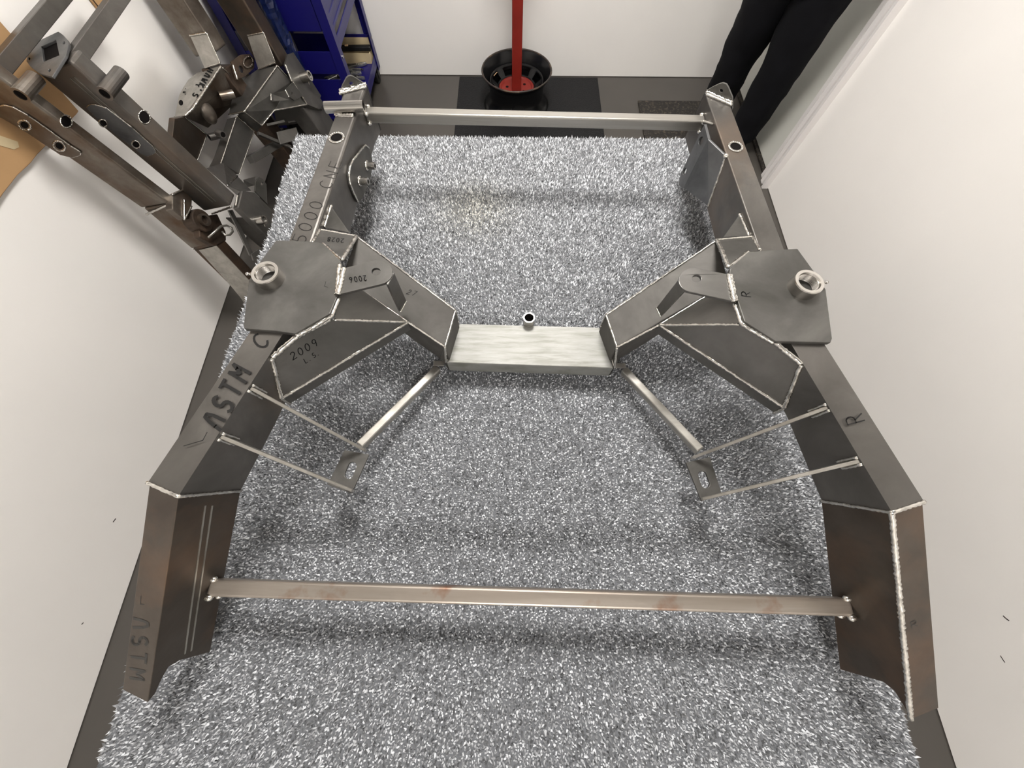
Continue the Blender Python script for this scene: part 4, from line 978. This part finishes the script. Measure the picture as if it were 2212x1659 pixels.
for s in (-1, 1):
    bm = bmesh.new(); bmesh.ops.create_uvsphere(bm, u_segments=10, v_segments=8, radius=.011, matrix=Matrix.Translation(HD + fdir * .078 + right * .031 * s + V(0, 0, .012))); link('eye', bm, M['white_plastic'], pr, smooth=True, merge=False)
    bm = bmesh.new(); bmesh.ops.create_uvsphere(bm, u_segments=10, v_segments=8, radius=.024, matrix=Matrix.Translation(HD + right * .088 * s) @ Matrix.Diagonal((.6, .6, 1.2, 1))); link('ear', bm, M['skin'], pr, smooth=True, merge=False)
bm = bmesh.new(); n0 = HD + fdir * .082
loft(bm, [ring(n0 + V(0, 0, .02), right, up_, .005, 8), ring(n0 + fdir * .014 + V(0, 0, -.012), right, up_, .011, 8), ring(n0 + V(0, 0, -.022), right, up_, .010, 8)]); link('nose', bm, M['skin'], pr, smooth=True)
bm = bmesh.new(); bar(bm, HD + fdir * .081 + right * -.022 + V(0, 0, -.045), HD + fdir * .081 + right * .022 + V(0, 0, -.045), .008, .009); link('mouth', bm, M['red'], pr, .003)
# hands: palm with four curled fingers and a thumb
for Wp, s in ((WL, 1), (WR, -1)):
    d = ((WL - EL) if s > 0 else (WR - ER)).normalized(); sp_ = (up_ - d * up_.dot(d)).normalized(); inn = d.cross(sp_).normalized() * -s
    verts = [Wp, Wp + d * .045, Wp + d * .085]; edges = [(0, 1), (1, 2)]; rad = [(.026, .022), (.034, .017), (.036, .015)]
    for k, Lf in enumerate((.070, .080, .074, .058)):
        o0 = Wp + d * .088 + sp_ * (.027 - .018 * k); i0 = len(verts)
        verts += [o0, o0 + d * Lf * .45 + inn * .004, o0 + d * Lf * .78 + inn * .016, o0 + d * Lf * .95 + inn * .030]; edges += [(2, i0), (i0, i0 + 1), (i0 + 1, i0 + 2), (i0 + 2, i0 + 3)]; rad += [.0095, .0088, .0080, .0065]
    i0 = len(verts); verts += [Wp + d * .035 + sp_ * .034, Wp + d * .065 + sp_ * .056 + inn * .01, Wp + d * .095 + sp_ * .060 + inn * .018]; edges += [(1, i0), (i0, i0 + 1), (i0 + 1, i0 + 2)]; rad += [.013, .0105, .0085]
    skin_mesh('hand', verts, edges, rad, M['skin'], pr, 1, 1)
# shoes
for an, sgn in ((AL, 1), (AR, -1)):
    dr_ = (V(-.80, -.42, 0) if sgn > 0 else V(-.62, -.60, 0)).normalized(); sw = V(-dr_.y, dr_.x, 0); heel = V(an.x, an.y, 0) - dr_ * .07
    prof = [(-.01, .030, .075, .088), (.04, .037, .09, .095), (.10, .038, .085, .090), (.15, .044, .070, .070), (.20, .049, .052, .052), (.245, .045, .042, .040), (.275, .026, .030, .030)]
    bm = bmesh.new(); secs = []
    for t, hw, hc, he in prof:
        cc = heel + dr_ * t
        secs.append([cc + sw * hw + V(0, 0, .022), cc + sw * hw * .9 + V(0, 0, he * .7), cc + sw * hw * .4 + V(0, 0, he), cc - sw * hw * .4 + V(0, 0, he), cc - sw * hw * .9 + V(0, 0, he * .7), cc - sw * hw + V(0, 0, .022)])
    loft(bm, secs); sh = link('shoe', bm, M['black_plastic'], pr, smooth=True, merge=False)
    sb = sh.modifiers.new('s', 'SUBSURF'); sb.levels = 1; sb.render_levels = 2
    bm = bmesh.new(); loft(bm, [[heel + dr_ * t + sw * (hw + .004) + V(0, 0, z) for z in (0.0, .024)] + [heel + dr_ * t - sw * (hw + .004) + V(0, 0, z) for z in (.024, 0.0)] for t, hw, a, c_ in prof]); link('sole', bm, M['rubber'], pr)
